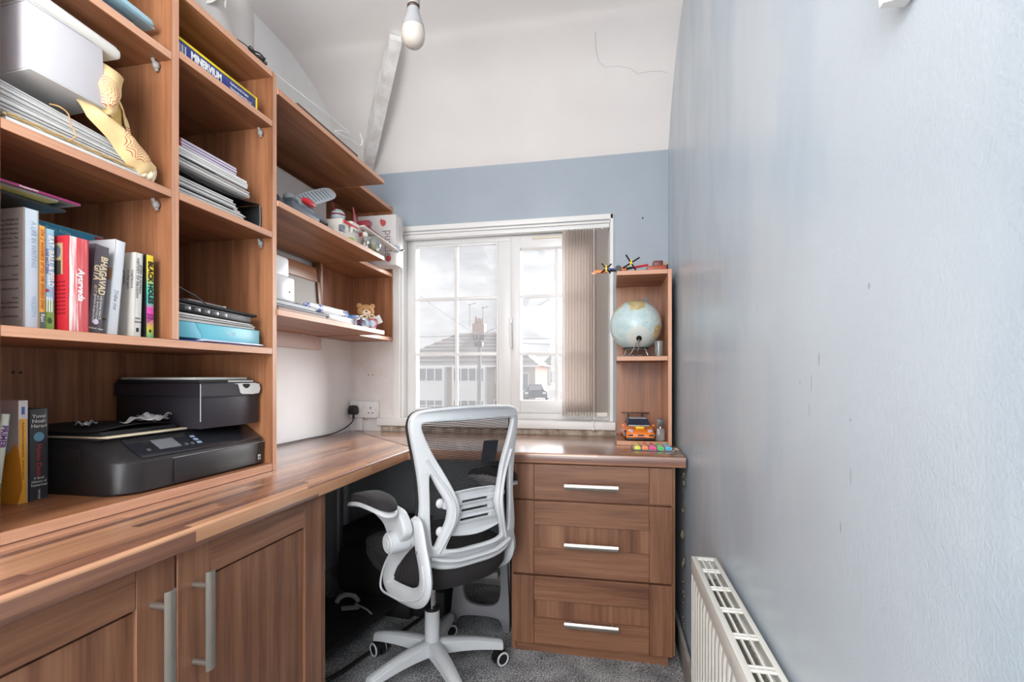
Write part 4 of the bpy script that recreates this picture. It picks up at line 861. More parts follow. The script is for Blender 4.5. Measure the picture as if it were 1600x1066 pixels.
# on the printer
def slab(name, x0, x1, y0, y1, z0, z1, m, label, cat_, rz=0, bev=.001, group=None, rx=0):
    bm = box(-(x1 - x0) / 2, (x1 - x0) / 2, -(y1 - y0) / 2, (y1 - y0) / 2, 0, z1 - z0, bev); o = obj(name, bm, m); o.location = ((x0 + x1) / 2, (y0 + y1) / 2, z0); o.rotation_euler = (rx, 0, rz); return tag(o, label, cat_, group)
slab('envelope', -1.335, -1.088, .885, 1.10, .9078, .9125, CREAM, 'buff card folder under the black sleeve on the printer', 'folder', .02)
bf = thing('document_sleeve', 'black document sleeve lying on the printer lid beside the black box', 'folder', (-1.215, .985, .9128), .03)
bm = surf(lambda u, v: (-.12 + .235 * v, -.105 + .21 * u, .0005), 4, 4, .001); obj('back', bm, BLKM, bf)
bm = surf(lambda u, v: (-.12 + .23 * v, -.105 + .21 * u, .010 + .008 * math.sin(u * PI) + .003 * math.sin(v * 7)), 8, 6, .001); obj('flap', bm, BLKM, bf); obj('inner_sheets', box(-.115, .108, -.10, .098, .0016, .0088), BLKM, bf)
def crumple(name, c, sx, sy, h, seed, m, label, cat_='paper', rz=0, group=None, nu=9, fold=1.0):
    rr = random.Random(seed); ph = [rr.uniform(0, 6) for _ in range(6)]
    bm = surf(lambda u, v: ((u - .5) * sx, (v - .5) * sy, h * (.5 + .35 * math.sin(5 * u + ph[0]) * math.cos(4 * v + ph[1]) + .2 * math.sin(11 * (u * fold + v) + ph[2]))), nu, nu, .0006)
    o = obj(name, bm, m); o.location = c; o.rotation_euler = (0, 0, rz); return tag(o, label, cat_, group)
crumple('crumpled_receipt', (-1.135, 1.025, .932), .07, .085, .016, 3, PAPER, 'crumpled white receipt in front on the black document sleeve', rz=.4)
crumple('crumpled_receipt', (-1.165, 1.075, .932), .06, .055, .022, 9, PAPER, 'crumpled white receipt touching the black lidded box', rz=-.3)
crumple('crumpled_receipt', (-1.19, .925, .930), .03, .03, .016, 12, PAPER, 'tiny scrap of white paper at the left of the black document sleeve')

# black lidded box with notebooks
sx_ = thing('lidded_box', 'black lidded shoe box on the printer with a pale torn label flap', 'box', (-1.19, 1.213, .9078), -.06)
BX = mat('black_card', (46, 42, 50), .45, bump=.15, bscale=150)
obj('body', box(-.144, .144, -.100, .098, 0, .088, .001), BX, sx_); bm = box(-.147, .148, -.104, .101, .084, .088, .001); B(bm, .1455, .148, -.104, .101, .084, .120); B(bm, -.147, .148, -.104, -.1015, .084, .120); B(bm, -.147, .148, .0985, .101, .084, .120); B(bm, -.147, .148, -.104, .101, .116, .120, .001)
obj('lid', bm, BX, sx_)
obj('torn_label', warp(plate([[(.0, .032), (.02, .030), (.028, .006), (.045, .002), (.098, .003), (.0985, .030), (.06, .033)]], .0008, .0002, 2), lambda c: (.1488 + c.z, c.x, .086 + c.y)), PAPER, sx_)
obj('thumb_hole', warp(plate([[(.035, .024), (.062, .024), (.056, .014), (.045, .013)]], .0012, .0002, 3), lambda c: (.1494 + c.z, c.x, .092 + c.y)), BLKM, sx_)
obj('worn_corner', box(.1475, .1489, -.1045, -.1030, .02, .118), PAPER2, sx_)
nb = thing('notebook', 'black-covered notebook with white page edges on top of the black lidded box', 'notebook', (-1.185, 1.205, 1.029), -.04, 'notebooks on the lidded box')
obj('cover', box(-.135, .137, -.10, .095, 0, .0012), BLKM, nb); obj('pages', box(-.132, .1355, -.005, .0915, .0012, .0062), PAPER, nb); obj('cover', box(-.135, .137, -.10, .095, .0062, .0074), BLKM, nb); obj('spine', box(-.135, .137, -.10, -.005, .0012, .0062), BLKM, nb)
slab('writing_pad', -1.32, -1.07, 1.115, 1.295, 1.0368, 1.0435, PAPER, 'white writing pad topmost above the black lidded box', 'notebook', -.05, group='notebooks on the lidded box')
# ------------------------------------------------------------------ paper piles: nobody could count the sheets, so each pile is one stuff object
def pile(label, x0, x1, y0, y1, z0, z1, n_, seed, m=None, jit=.012, taper=0, drop=0, cat_='papers', th=None):
    rr = random.Random(seed); bm = bmesh.new(); dz = (z1 - z0) / n_
    for i in range(n_):
        t = i / n_; a, c = rr.uniform(-jit, jit) * .4, rr.uniform(-jit, 0)
        B(bm, x0 + rr.uniform(0, jit), x1 + rr.uniform(-jit, 0) * .6, y0, y1 + c - taper * t, z0 + i * dz, z0 + (i + .93) * dz, mi=i % 2)
    if drop: warp(bm, lambda c: (c.x, c.y, c.z + drop * ((y1 - c.y) / (y1 - y0)) * (c.z - z0) / (z1 - z0)))
    return top('paper_pile', bm, m or [PAPER, PAPER2], label, cat_, kind='stuff')
ZB = 1.4828
slab('thin_notebook', -1.30, -1.012, .655, .902, ZB, ZB + .008, PAPER, 'white notebook lowest in the paper heap of the top-left cell', 'notebook', bev=.0005)
e_ = thing('padded_envelope', 'buff torn-edged envelope inside the paper heap of the top-left cell', 'envelope', (-1.16, .778, ZB + .0084))
obj('body', surf(lambda u, v: (-.14 + .285 * v, -.125 + .245 * u, .003 + .0015 * math.sin(u * 19) * math.sin(v * 9)), 24, 6, .004), CREAM, e_); obj('torn_edge', tube(bmesh.new(), [(.146, -.12 + .012 * k, .006 + .0015 * math.sin(k * 2.1)) for k in range(20)], .0022, 6), mat('torn_brown', (196, 160, 104), .8), e_)
pile('white paper heap tied with twine in the top-left cell', -1.32, -1.02, .652, .893, ZB + .0175, ZB + .052, 16, 4, drop=.020, taper=.02)
slab('dark_booklet', -1.3, -1.03, .60, .70, ZB + .012, ZB + .0165, cm((70, 92, 60)), 'dark green booklet corner at the left of the paper heap', 'booklet', bev=.0004)
top('twine', tube(bmesh.new(), cat([(-1.03, .735, 1.556), (-1.014, .74, 1.552), (-1.010, .752, 1.545), (-1.012, .758, 1.530), (-1.010, .766, 1.51), (-1.011, .757, 1.497)], 6, False), .0013, 6), mat('twine_brown', (196, 150, 104), .9), 'brown twine hanging over the front of the white paper heap', 'twine')
wb = thing('white_box', 'white cardboard box on the paper heap in the top-left cell', 'box', (-1.15, .750, 1.579), 0, rot=(0, math.radians(-3), 0))
CARD = mat('white_card', (208, 204, 208), .6)
obj('body', box(-.15, .148, -.067, .066, .004, .122, .001), CARD, wb); obj('lid_lip', box(-.151, .149, -.068, .067, .1225, .1255, .001), CARD, wb); obj('base_flap', box(-.14, .149, -.067, .066, .0, .0035, .001), PAPER2, wb); obj('seam', box(.02, .022, -.067, .066, -.0006, .0), BLKM, wb)
pile('papers at the back holding up the white cardboard box', -1.33, -1.10, .655, .80, 1.5565, 1.577, 8, 8)
tl_ = thing('polystyrene_lid', 'thick rounded white lid lying on the white cardboard box', 'lid', (-1.12, .77, 1.712), 0, rot=(-.05, .02, 0))
obj('body', box(-.13, .118, -.085, .082, 0, .022, .009, seg=3), mat('soft_white', (226, 222, 214), .7), tl_); obj('rim', box(-.12, .110, -.08, .076, .0222, .026, .002), CARD, tl_)
top('loose_sheet', surf(lambda u, v: (-1.25 + .20 * v, .66 + .19 * u, 1.752 + .004 * math.sin(u * 4) - .004 * u + .012 * u * u * u), 12, 6, .0008), PAPER, 'curling white sheet just below the top-left shelf board', 'paper')

# yellow paper bag with a red mandala print
m, n, b = newmat('mandala_bag_paper'); tcn = n.new('TexCoord'); sp = n.new('SeparateXYZ'); n.link(tcn.outputs['Object'], sp.inputs[0]); BAGC = (232, 200, 146)
def mand(cy, cz, R):
    dy = n.math('SUBTRACT', sp.outputs[1], cy); dz = n.math('SUBTRACT', sp.outputs[2], cz); rr = n.math('SQRT', n.math('ADD', n.math('MULTIPLY', dy, dy), n.math('MULTIPLY', dz, dz)))
    an = n.math('ARCTAN2', dz, dy); pet = n.math('ABSOLUTE', n.math('SINE', n.math('MULTIPLY', an, 5)))
    w = n.math('FRACT', n.math('DIVIDE', n.math('ADD', rr, n.math('MULTIPLY', pet, .0085)), .0062)); return n.math('MULTIPLY', n.math('LESS_THAN', w, .27), n.math('LESS_THAN', rr, R))
mk = n.math('MAXIMUM', n.math('MAXIMUM', mand(-.052, .042, .034), mand(.030, -.030, .040)), mand(.048, .045, .020))
n.link(n.mix(mk, BAGC, (178, 70, 78)), b.inputs['Base Color']); b.inputs['Roughness'].default_value = .75; BAG = m; BAGIN = mat('bag_inside', (244, 208, 122), .75)
bag = thing('paper_bag', 'crumpled yellow paper bag with a red mandala print beside the white box', 'paper bag', (-1.03, .862, 1.583))
def loft(secs, mm, nm, par, th=.0012, nv=10):
    """secs: list of (left point, right point, belly) in the bag's y-z plane with x bulge"""
    S = [(Vector(a), Vector(c), h) for a, c, h in secs]
    def f(u, v):
        k = u * (len(S) - 1); i = min(int(k), len(S) - 2); t = k - i; t = t * t * (3 - 2 * t) * .5 + t * .5
        a = S[i][0].lerp(S[i + 1][0], t); c = S[i][1].lerp(S[i + 1][1], t); h = S[i][2] * (1 - t) + S[i + 1][2] * t
        p = a.lerp(c, v); return (p.x + h * math.sin(v * PI) + .0015 * math.sin(23 * u + 9 * v), p.y, p.z)
    return obj(nm, surf(f, 24, nv, th), mm, par)
loft([((-.02, -.062, .118), (-.045, -.010, .136), .004), ((.0, -.070, .098), (.0, .016, .103), .020), ((.006, -.072, .05), (.012, .000, .055), .030), ((.008, -.064, .012), (.018, -.014, .016), .026), ((.006, -.050, -.004), (.016, -.020, .000), .012)], BAG, 'top_fold', bag)
loft([((.0, .010, .106), (-.01, .022, .112), .002), ((.0, -.004, .06), (-.02, .024, .07), -.008), ((.0, -.012, .0), (-.015, .026, .01), -.012), ((.006, .020, -.035), (.0, .042, -.03), -.004)], BAGIN, 'inside_fold', bag)
loft([((-.03, .018, .095), (-.05, .034, .09), .004), ((-.01, .022, .04), (-.045, .052, .03), .010), ((.0, .028, -.02), (-.04, .068, -.03), .012), ((.004, .05, -.055), (-.02, .088, -.06), .014)], BAG, 'side_gusset', bag)
loft([((.010, -.088, .002), (.004, -.065, .018), .008), ((.014, -.070, -.022), (.008, -.015, .0), .020), ((.012, -.022, -.052), (.008, .034, -.018), .026), ((.010, .010, -.080), (.006, .066, -.040), .026), ((.008, .030, -.094), (.002, .092, -.056), .020), ((.010, .052, -.098), (-.004, .084, -.094), .010)], BAG, 'lower_fold', bag)
loft([((.012, .036, -.092), (.008, .050, -.0985), .003), ((.016, .056, -.074), (.012, .074, -.098), .008), ((.010, .070, -.058), (.004, .090, -.075), .006)], mat('bag_base', (236, 216, 184), .7), 'bag_base', bag)

# top-left cell above
ZA = 1.8036
slab('white_booklet', -1.28, -1.014, .66, .888, ZA, ZA + .007, PAPER, 'white booklet on the uppermost left shelf', 'booklet', bev=.0005)
slab('dark_book', -1.30, -1.03, .66, .90, ZA + .0073, ZA + .026, cm((70, 66, 74)), 'dark book between the white booklet and the blue folder', 'book')
slab('blue_folder', -1.32, -1.075, .66, .94, ZA + .0265, ZA + .034, cm((118, 188, 206), .3), 'small cyan folder under the pale blue tray', 'folder')
t = thing('blue_tray', 'pale blue plastic tray with rounded corner on the uppermost left shelf', 'tray', (-1.15, .83, ZA + .0345), 0, rot=(.03, 0, .05))
PBM = mat('pale_blue_plastic', (176, 214, 228), .3)
obj('base', box(-.15, .125, -.17, .118, .004, .008, .003), PBM, t); bm = tube(bmesh.new(), cat([(-.15, .118, .012), (.08, .118, .012), (.120, .110, .012), (.126, .07, .012), (.126, -.17, .012)], 4, False), .007, 8); obj('rim', bm, PBM, t)
obj('sheet', surf(lambda u, v: (-.14 + .24 * v, -.16 + .26 * u, .012 + .05 * u * v * (1 - u)), 8, 8, .001), PBM, t)

# ------------------------------------------------------------------ second column
ZE = 1.8222
mb = thing('game_box', 'dark blue box set with yellow edge lying under the top board', 'box', (-1.15, 1.1345, ZE))
obj('body', box(-.145, .13, -.138, .135, .001, .038, .001), cm((44, 58, 130), .35), mb); obj('yellow_lid', box(-.146, .131, -.139, .1365, .038, .044, .001), cm((240, 212, 30), .4), mb); obj('yellow_end', box(-.146, .1312, .1355, .141, .0, .044, .001), cm((236, 208, 30), .4), mb)
text('MINERVIUM', .026, WINK, mb, (.1306, -.093, .020), (0, 1, 0), (0, 0, 1), 'title', bold=.0012, sx=.72)
text('Classical words of space', .0088, WINK, mb, (.1306, .035, .027), (0, 1, 0), (0, 0, 1), 'subtitle', sx=.8); text('Championship board of life in west', .0088, WINK, mb, (.1306, .035, .014), (0, 1, 0), (0, 0, 1), 'subtitle', sx=.66)
for k in range(6): obj('barcode_bar', box(.1302, .1306, -.134 + k * .0048, -.1315 + k * .0048, .006, .03), WINK if k % 2 else cm((150, 150, 170)), mb)

ZF = 1.4855
bx = thing('box_file', 'open black document box holding papers in the middle cell', 'box file', (-1.17, 1.165, ZF))
obj('base', box(-.15, .125, -.150, .150, 0, .0025), BLK, bx); obj('end_wall', box(-.15, .128, .147, .1505, .002, .078, .001), BLK, bx); bm = surf(lambda u, v: (-.15 + .278 * v, -.168 + .3175 * u, .070 + .008 * u - .012 * math.sin(u * PI) + .002), 12, 2, .0022); obj('top_flap', bm, BLK, bx); obj('back_wall', box(-.152, -.149, -.15, .15, .0, .075), BLK, bx)
bm = tube(bmesh.new(), [(.128, .149, .004), (.130, .149, .04), (.128, .149, .078)], .002, 6); obj('end_trim', bm, mat('dark_grey_trim', (84, 84, 88), .4), bx)
pile('white papers inside the black document box', -1.31, -1.032, 1.01, 1.245, ZF + .003, ZF + .026, 10, 21, jit=.010)
slab('dark_divider', -1.3, -1.034, 1.0, 1.20, ZF + .0265, ZF + .030, BLKM, 'dark divider between the papers in the black document box', 'divider', bev=.0005)
pile('curled white papers on the dark divider in the black document box', -1.31, -1.034, 1.0, 1.235, ZF + .0305, ZF + .055, 9, 23, jit=.016, taper=.03)
pile('white papers heaped on the flap of the black document box', -1.31, -1.03, .997, 1.262, ZF + .081, ZF + .098, 7, 25, jit=.010)
slab('dark_folder', -1.3, -1.03, .997, 1.13, ZF + .0985, ZF + .1015, cm((60, 62, 66)), 'dark grey folder sheet between white papers of the middle cell', 'folder', bev=.0004)
pile('thick white paperbacks of notes under the lilac-edged notebooks', -1.31, -1.025, .997, 1.247, ZF + .102, ZF + .1225, 3, 27, jit=.006)
for k in range(4):
    t = thing('exercise_book', 'lilac-edged exercise book with red spine in the middle cell, %s' % ('lowest of four', 'second from the bottom of four', 'second from the top of four', 'topmost of four')[k], 'notebook', (-1.15, 1.123, ZF + .123 + k * .0074), [0, .006, -.004, .002][k], 'lilac-edged exercise books')
    obj('pages', box(-.11, .108, -.088, .0975 - (k % 2) * .002, .0008, .0062), cm((214, 204, 222), .7), t); obj('cover', box(-.11, .1085, -.088, .098, 0, .0008), cm((110, 84, 90)), t); obj('cover', box(-.11, .1085, -.088, .098, .0062, .0069), cm((110, 84, 90)), t); obj('spine', box(-.11, .1085, -.0905, -.0875, 0, .0069), cm((170, 78, 70)), t)
bc = thing('zip_case', 'black padded zip case at the back of the middle cell', 'case', (-1.23, 1.115, ZF + .154))
obj('body', box(-.10, .08, -.115, .12, .0, .050, .018, seg=3), BLKM, bc); obj('zip', tube(bmesh.new(), cat([(-.09, .121, .03), (.07, .118, .03), (.0815, .10, .03), (.0815, -.10, .03)], 3, False), .002, 6), BLK, bc)

ZG = 1.1332
slab('blue_sheet', -1.28, -1.025, .997, 1.30, ZG, ZG + .003, cm((70, 110, 200), .4), 'royal blue plastic sheet lowest in the bottom middle cell', 'folder', bev=.0004)
slab('clear_wallet', -1.27, -1.014, 1.07, 1.295, ZG + .0033, ZG + .008, cm((206, 212, 230), .2), 'translucent document wallet under the turquoise packet', 'wallet', .02)
tp = thing('turquoise_packet', 'turquoise wrapped ream of paper in the bottom middle cell', 'packet', (-1.15, 1.142, ZG + .0084))
TQ = mat('turquoise_wrap', (112, 196, 214), .3, bump=.3, bscale=20)
obj('body', box(-.14, .125, -.146, .15, 0, .041, .003), TQ, tp)
obj('fold_flap', warp(plate([[(-.146, .001), (-.06, .001), (-.085, .040), (-.146, .0395)]], .0016, .0004, 1), lambda c: (.1262 + c.z, c.x, c.y)), mat('turquoise_fold', (96, 180, 202), .3), tp)
obj('fold_edge', tube(bmesh.new(), [(.1268, -.085, .040), (.1268, -.072, .020), (.1268, -.06, .001)], .0012, 6), mat('turquoise_fold', (96, 180, 202), .3), tp)
text('80g A4', .012, cm((200, 226, 230)), tp, (.1256, .02, .022), (0, 1, 0), (0, 0, 1), 'print')
pile('slumped white papers on the turquoise packet', -1.30, -1.02, .997, 1.285, ZG + .0498, ZG + .064, 7, 31, jit=.018, taper=.02, drop=.006)
lp = thing('laptop', 'black laptop with side ports resting on papers in the bottom middle cell', 'laptop', (-1.15, 1.14, ZG + .071), 0, rot=(-.035, 0, 0))
obj('base', box(-.13, .118, -.142, .125, 0, .020, .003), BLK, lp); obj('screen_lid', box(-.13, .121, -.142, .146, .0215, .029, .002), BLKM, lp)
for k in range(5): obj('port', box(.1175, .1186, -.105 + k * .030, -.087 + k * .030, .005, .014, .001), mat('port_grey', (120, 120, 124), .3, .5), lp)
obj('edge_line', box(.1178, .1188, -.14, .12, .0165, .018), mat('port_grey', (120, 120, 124), .3, .5), lp)
sg = thing('sunglasses', 'dark sunglasses with grey arms on top of the black laptop', 'glasses', (-1.08, 1.035, ZG + .107))
for x, nm in ((.0, 'lens'), (-.062, 'lens')):
    bm = ell(bmesh.new(), (x, .0, .018), (.026, .004, .019), 18, M=Matrix.Rotation(.5, 4, 'Z')); obj(nm, bm, mat('smoke_lens', (40, 40, 44), .1), sg)
obj('arm', tube(bmesh.new(), [(.022, .0, .032), (.030, .05, .014), (.032, .085, -.004), (.028, .092, -.008)], .0028, 8, flat=.6), mat('grey_arm', (110, 108, 110), .3), sg)
obj('arm', tube(bmesh.new(), [(-.08, .0, .032), (-.03, .05, .010), (.020, .082, -.002)], .0028, 8, flat=.6), mat('grey_arm', (110, 108, 110), .3), sg); obj('bridge', tube(bmesh.new(), [(-.038, 0, .022), (-.03, 0, .026), (-.022, 0, .022)], .002, 6), BLK, sg)
tb = thing('clear_case', 'clear plastic case with a pale end behind the sunglasses', 'case', (-1.11, 1.17, ZG + .100), .1, rot=(-.035, 0, 0)); obj('body', box(-.02, .02, -.065, .062, 0, .017, .003), mat('frosted_plastic', (190, 190, 194), .3, Transmission_Weight=.4), tb); obj('end_cap', box(-.0205, .0205, .055, .066, -.0005, .0175, .002), CARD, tb)

# ------------------------------------------------------------------ on top of the units
cbg = thing('carrier_bag', 'crumpled white plastic carrier bag on top of the tall shelf unit', 'bag', (-1.112, 1.135, 1.973))
m = mat('thin_white_plastic', (196, 190, 186), .35, bump=.4, bscale=35, Alpha=1); MB_ = m
def bagf(u, v):
    a = 2 * PI * u; r0 = (1 - .12 * math.sin(3 * a + 1) + .06 * math.sin(7 * a + v * 5)); sx, sy = (.088, .195); k = math.sin(min(v * 1.25, 1) * PI * .5) if v < .8 else 1 - (v - .8) * 1.2
    z = .26 * v + .018 * math.sin(5 * a + v * 6) * v
    return (sx * r0 * (1.0 - .08 * v * v + .06 * math.sin(9 * v + a * 2)) * math.cos(a), sy * r0 * (1.0 - .10 * v * v + .05 * math.sin(8 * v + 3 * a)) * math.sin(a), z)
obj('body', surf(bagf, 56, 14, .0008), MB_, cbg)
obj('handle_knot', surf(lambda u, v: (.05 + .05 * u + .02 * math.sin(v * 9), -.10 + .09 * v + .01 * math.sin(u * 8), .055 + .05 * math.sin(u * PI) + .015 * math.sin(v * 12 + u * 4)), 10, 12, .001), MB_, cbg)
obj('loose_flap', surf(lambda u, v: (.02 + .06 * v - .05 * u, .03 + .20 * u, .001 + .10 * (1 - v) * (1 - .75 * u) + .006 * math.sin(u * 14 + v * 5)), 16, 8, .0008), MB_, cbg)
cc = thing('cable_coil', 'small tangled black cable at the front of the top board', 'cable', (-1.02, 1.25, 1.9725))
pts = [(.012 * 0 + .006 + .010 * math.sin(k * .9) , -.075 + .13 * (k / 60) * 0 + .032 * math.cos(k * .55) + .0, .010 + .008 * math.sin(k * .7 + 1)) for k in range(60)]
pts = [(p[0], p[1] + .09, max(.002, p[2])) for p in pts]
obj('coil', tube(bmesh.new(), cat(pts, 3, False), .0014, 6), BLK, cc)
obj('lead', tube(bmesh.new(), cat([(.0, -.085, .004), (.012, -.05, .006), (.016, -.02, .004), (.012, .0, .003), (.0, .035, .003)], 5, False), .0013, 6), BLK, cc)
slab('dark_picture_frame', -1.20, -1.0005, 1.44, 1.83, 1.9325, 1.9405, cm((92, 72, 62)), 'thin dark frame lying flat on top of the wall shelves', 'frame')
top('bent_wire', tube(bmesh.new(), cat([(-1.01, 1.345, 1.976), (-1.005, 1.50, 1.985), (-1.0, 1.66, 1.993), (-1.0, 1.76, 1.997), (-1.0, 1.70, 1.975), (-1.0, 1.66, 1.952), (-1.0, 1.76, 1.972), (-1.0, 1.84, 1.985), (-1.0, 1.865, 2.01), (-1.0, 1.845, 2.035)], 5, False), .0022, 8), WHITE, 'stiff white bent wire resting on top of the wall shelves', 'wire')
# ------------------------------------------------------------------ things on the wall shelves
ZM = 1.588; ZL = 1.2535
GP = mat('toy_grey', (112, 120, 130), .4); LG = mat('toy_light_grey', (176, 184, 190), .35); RD = mat('toy_red', (204, 44, 52), .3); WT_ = mat('toy_white', (222, 214, 206), .45); DR = mat('toy_dark_red', (140, 56, 66), .4)
rb = thing('toy_spacecraft', 'grey toy spacecraft with a ribbed wing and red pod on the middle wall shelf', 'toy', (-1.11, 1.60, ZM))
bm = box(-.05, .05, -.10, .09, .030, .060, .010); B(bm, -.035, .035, -.08, .05, .058, .082, .010); obj('hull', bm, GP, rb)
bm = plate([[(-.10, -.022), (.06, -.028), (.125, -.022), (.142, 0), (.125, .022), (.06, .028), (-.10, .022)]], .010, .003, 4)
bm.transform(TR((.03, .055, .125), 0, 0, PI / 2) @ Matrix.Rotation(-.48, 4, 'Y') @ Matrix.Rotation(.9, 4, 'X')); obj('wing', bm, LG, rb)
for k in range(9):
    b_ = box(-.002, .002, -.021, .021, .0045, .0075, .001); b_.transform(TR((.03, .055, .125), 0, 0, PI / 2) @ Matrix.Rotation(-.48, 4, 'Y') @ Matrix.Rotation(.9, 4, 'X') @ Matrix.Translation((-.09 + k * .022, 0, 0))); obj('wing_rib', b_, GP, rb)
obj('pod', ell(bmesh.new(), (.055, -.02, .078), (.013, .040, .013), 18), RD, rb)
for y, z in ((-.09, .0), (.075, .0)): obj('leg', tube(bmesh.new(), [(.03, y * .7, .035), (.05, y, .014), (.055, y * 1.1, .003)], [.008, .006, .009], 8), GP, rb)
obj('engine', cyl(bmesh.new(), (.0, -.115, .055), .020, .03, 1, 16, .016), GP, rb); obj('cannon', cyl(bmesh.new(), (.045, .085, .04), .007, .05, 1, 12), BLK, rb); obj('nose', ell(bmesh.new(), (0, .10, .045), (.028, .04, .018), 14), GP, rb); obj('turret', ell(bmesh.new(), (.0, -.05, .088), (.02, .026, .018), 14), LG, rb)
m, n, b = newmat('speckled_acrylic'); tcn = n.new('TexCoord'); vv = n.noise(n.mapping(tcn.outputs['Object'], (1, 20, 60)), 3, 3, .6); n.link(n.ramp(vv, [(.30, (110, 106, 104)), (.34, (206, 200, 196)), (1, (212, 208, 204))]), b.inputs['Base Color']); b.inputs['Roughness'].default_value = .3
lb = slab('backing_sheet', -1.243, -1.239, 1.36, 1.985, ZM, ZM + .255, m, 'pale grey sheet standing behind the grey toy spacecraft', 'sheet', bev=.0005)
for k in range(3):
    top('wooden_stick', tube(bmesh.new(), [(-1.012 - k * .004, 1.68 + k * .02, ZM + .0025), (-1.008 - k * .006, 1.96 - k * .04, ZM + .0025)], .0022, 6), mat('pale_stick', (226, 204, 172), .6), ['longest pale wooden stick at the very front of the middle wall shelf', 'middle one of the three pale wooden sticks on the middle wall shelf', 'innermost and shortest pale wooden stick on the middle wall shelf'][k], 'stick', 'wooden sticks on the middle wall shelf')
tt = thing('toy_station', 'white blocky toy base with a grey dome on the middle wall shelf', 'toy', (-1.08, 1.845, ZM))
obj('base', box(-.045, .045, -.075, .07, .0, .045, .004), WT_, tt); obj('tower', box(-.03, .04, -.07, -.015, .045, .085, .003), WT_, tt); obj('block', box(-.02, .045, .0, .06, .045, .095, .003), WT_, tt)
obj('dome', ell(bmesh.new(), (.0, -.03, .108), (.028, .03, .026), 16), LG, tt); obj('dome_band', tube(bmesh.new(), [(.029 * math.cos(a), -.03 + .031 * math.sin(a), .108) for a in [k * PI / 8 for k in range(16)]], .003, 6, closed=True), DR, tt); obj('red_trim', box(.0402, .0455, -.06, .05, .070, .080, .001), RD, tt)
obj('antenna', tube(bmesh.new(), [(.0, -.05, .12), (.0, -.085, .155), (.0, -.10, .175)], .003, 6), DR, tt); obj('grey_block', box(.035, .05, -.085, -.06, .03, .055, .002), GP, tt); obj('green_foot', ell(bmesh.new(), (.045, -.01, .012), (.014, .022, .012), 12), mat('toy_green', (150, 190, 60), .4), tt)
for k in range(3): obj('window', box(.0452, .047, .008 + k * .018, .018 + k * .018, .05, .064, .001), GP, tt)
tr_ = thing('toy_rocket', 'red and white toy rocket leaning on the white blocky toy', 'toy', (-1.075, 1.985, ZM), rot=(.4, 0, .1))
obj('body', lathe(bmesh.new(), [(.012, .03), (.019, .045), (.020, .08), (.016, .11), (.008, .13)], 20), WT_, tr_); obj('nose_cone', lathe(bmesh.new(), [(.017, .105), (.010, .135), (.004, .165), (.003, .19)], 18), DR, tr_); obj('band', lathe(bmesh.new(), [(.0205, .07), (.0212, .078), (.0205, .086)], 20), RD, tr_)
for k in range(3):
    b_ = box(.014, .034, -.0015, .0015, .02, .05, .001); b_.transform(Rz(k * 2.1 + .4)); obj('fin', b_, RD, tr_)
obj('foot', box(-.018, .018, -.012, .018, .0, .032, .004), DR, tr_)
tp_ = thing('toy_glider', 'long white toy glider sticking out past the white puzzle box', 'toy', (-1.03, 2.07, ZM + .083), rot=(-.12, 0, -.1))
obj('wing', box(-.018, .018, -.14, .15, -.004, .004, .003), WT_, tp_); obj('red_edge', box(.0155, .0195, -.13, .04, .0035, .0075, .001), DR, tp_); obj('motor', ell(bmesh.new(), (.0, .155, .010), (.019, .019, .019), 16), LG, tp_); obj('propeller', box(-.03, .03, .172, .176, .004, .014, .001), CHROME, tp_); obj('tail', box(-.03, .03, -.13, -.10, .004, .03, .003), DR, tp_)
obj('strut', tube(bmesh.new(), [(-.03, -.05, -.003), (-.035, -.05, -.075)], .004, 6), WT_, tp_)
gl_ = thing('snow_globe', 'clear ball with yellow and green inside in front of the white puzzle box', 'ornament', (-1.035, 2.025, ZM))
obj('ball', ell(bmesh.new(), (0, 0, .046), (.036, .036, .036), 22), mat('clear_ball', (214, 222, 220), .06, Transmission_Weight=.7), gl_); obj('base', lathe(bmesh.new(), [(.026, 0), (.028, .006), (.022, .016)], 20), mat('olive_base', (120, 118, 70), .5), gl_); obj('figure', ell(bmesh.new(), (0, 0, .035), (.012, .012, .016), 10), mat('toy_yellow', (210, 186, 70), .4), gl_)
sf = thing('silver_figurine', 'small silver astronaut figurine at the front edge of the middle wall shelf', 'figurine', (-1.022, 1.93, ZM)); SILV = mat('silver_lame', (190, 186, 180), .25, .8, bump=.5, bscale=120)
obj('body', ell(bmesh.new(), (0, 0, .034), (.013, .017, .020), 14), SILV, sf); obj('head', ell(bmesh.new(), (0, 0, .062), (.011, .012, .012), 14), WT_, sf)
for s in (-1, 1): obj('leg', tube(bmesh.new(), [(0, s * .008, .022), (.004, s * .010, .004)], .006, 8), SILV, sf); obj('arm', tube(bmesh.new(), [(0, s * .014, .046), (.006, s * .022, .028)], .0048, 8), SILV, sf)
pz = thing('puzzle_box', 'white puzzle box with grey lettering at the end of the middle wall shelf', 'box', (-1.115, 2.262, ZM - .0022))
obj('body', box(-.10, .10, -.0425, .0425, 0, .244, .0015), mat('puzzle_card', (214, 208, 206), .5), pz); text('puzzle', .062, GREYINK, pz, (.062, -.0430, .170), (0, 0, -1), (1, 0, 0), 'title', sx=.85)
for x, z in ((.035, .205), (.062, .032)): obj('red_motif', ell(bmesh.new(), (x, -.0428, z), (.015, .0012, .016), 10), cm((196, 84, 84)), pz)
obj('red_motif', ell(bmesh.new(), (.025, -.0429, .214), (.007, .0012, .012), 8), cm((196, 84, 84)), pz); obj('side_print', box(.1002, .1006, -.01, .012, .12, .20), PAPER2, pz); obj('grey_disc', cyl(bmesh.new(), (-.01, -.0429, .10), .035, .001, 1, 24), cm((150, 168, 176)), pz)

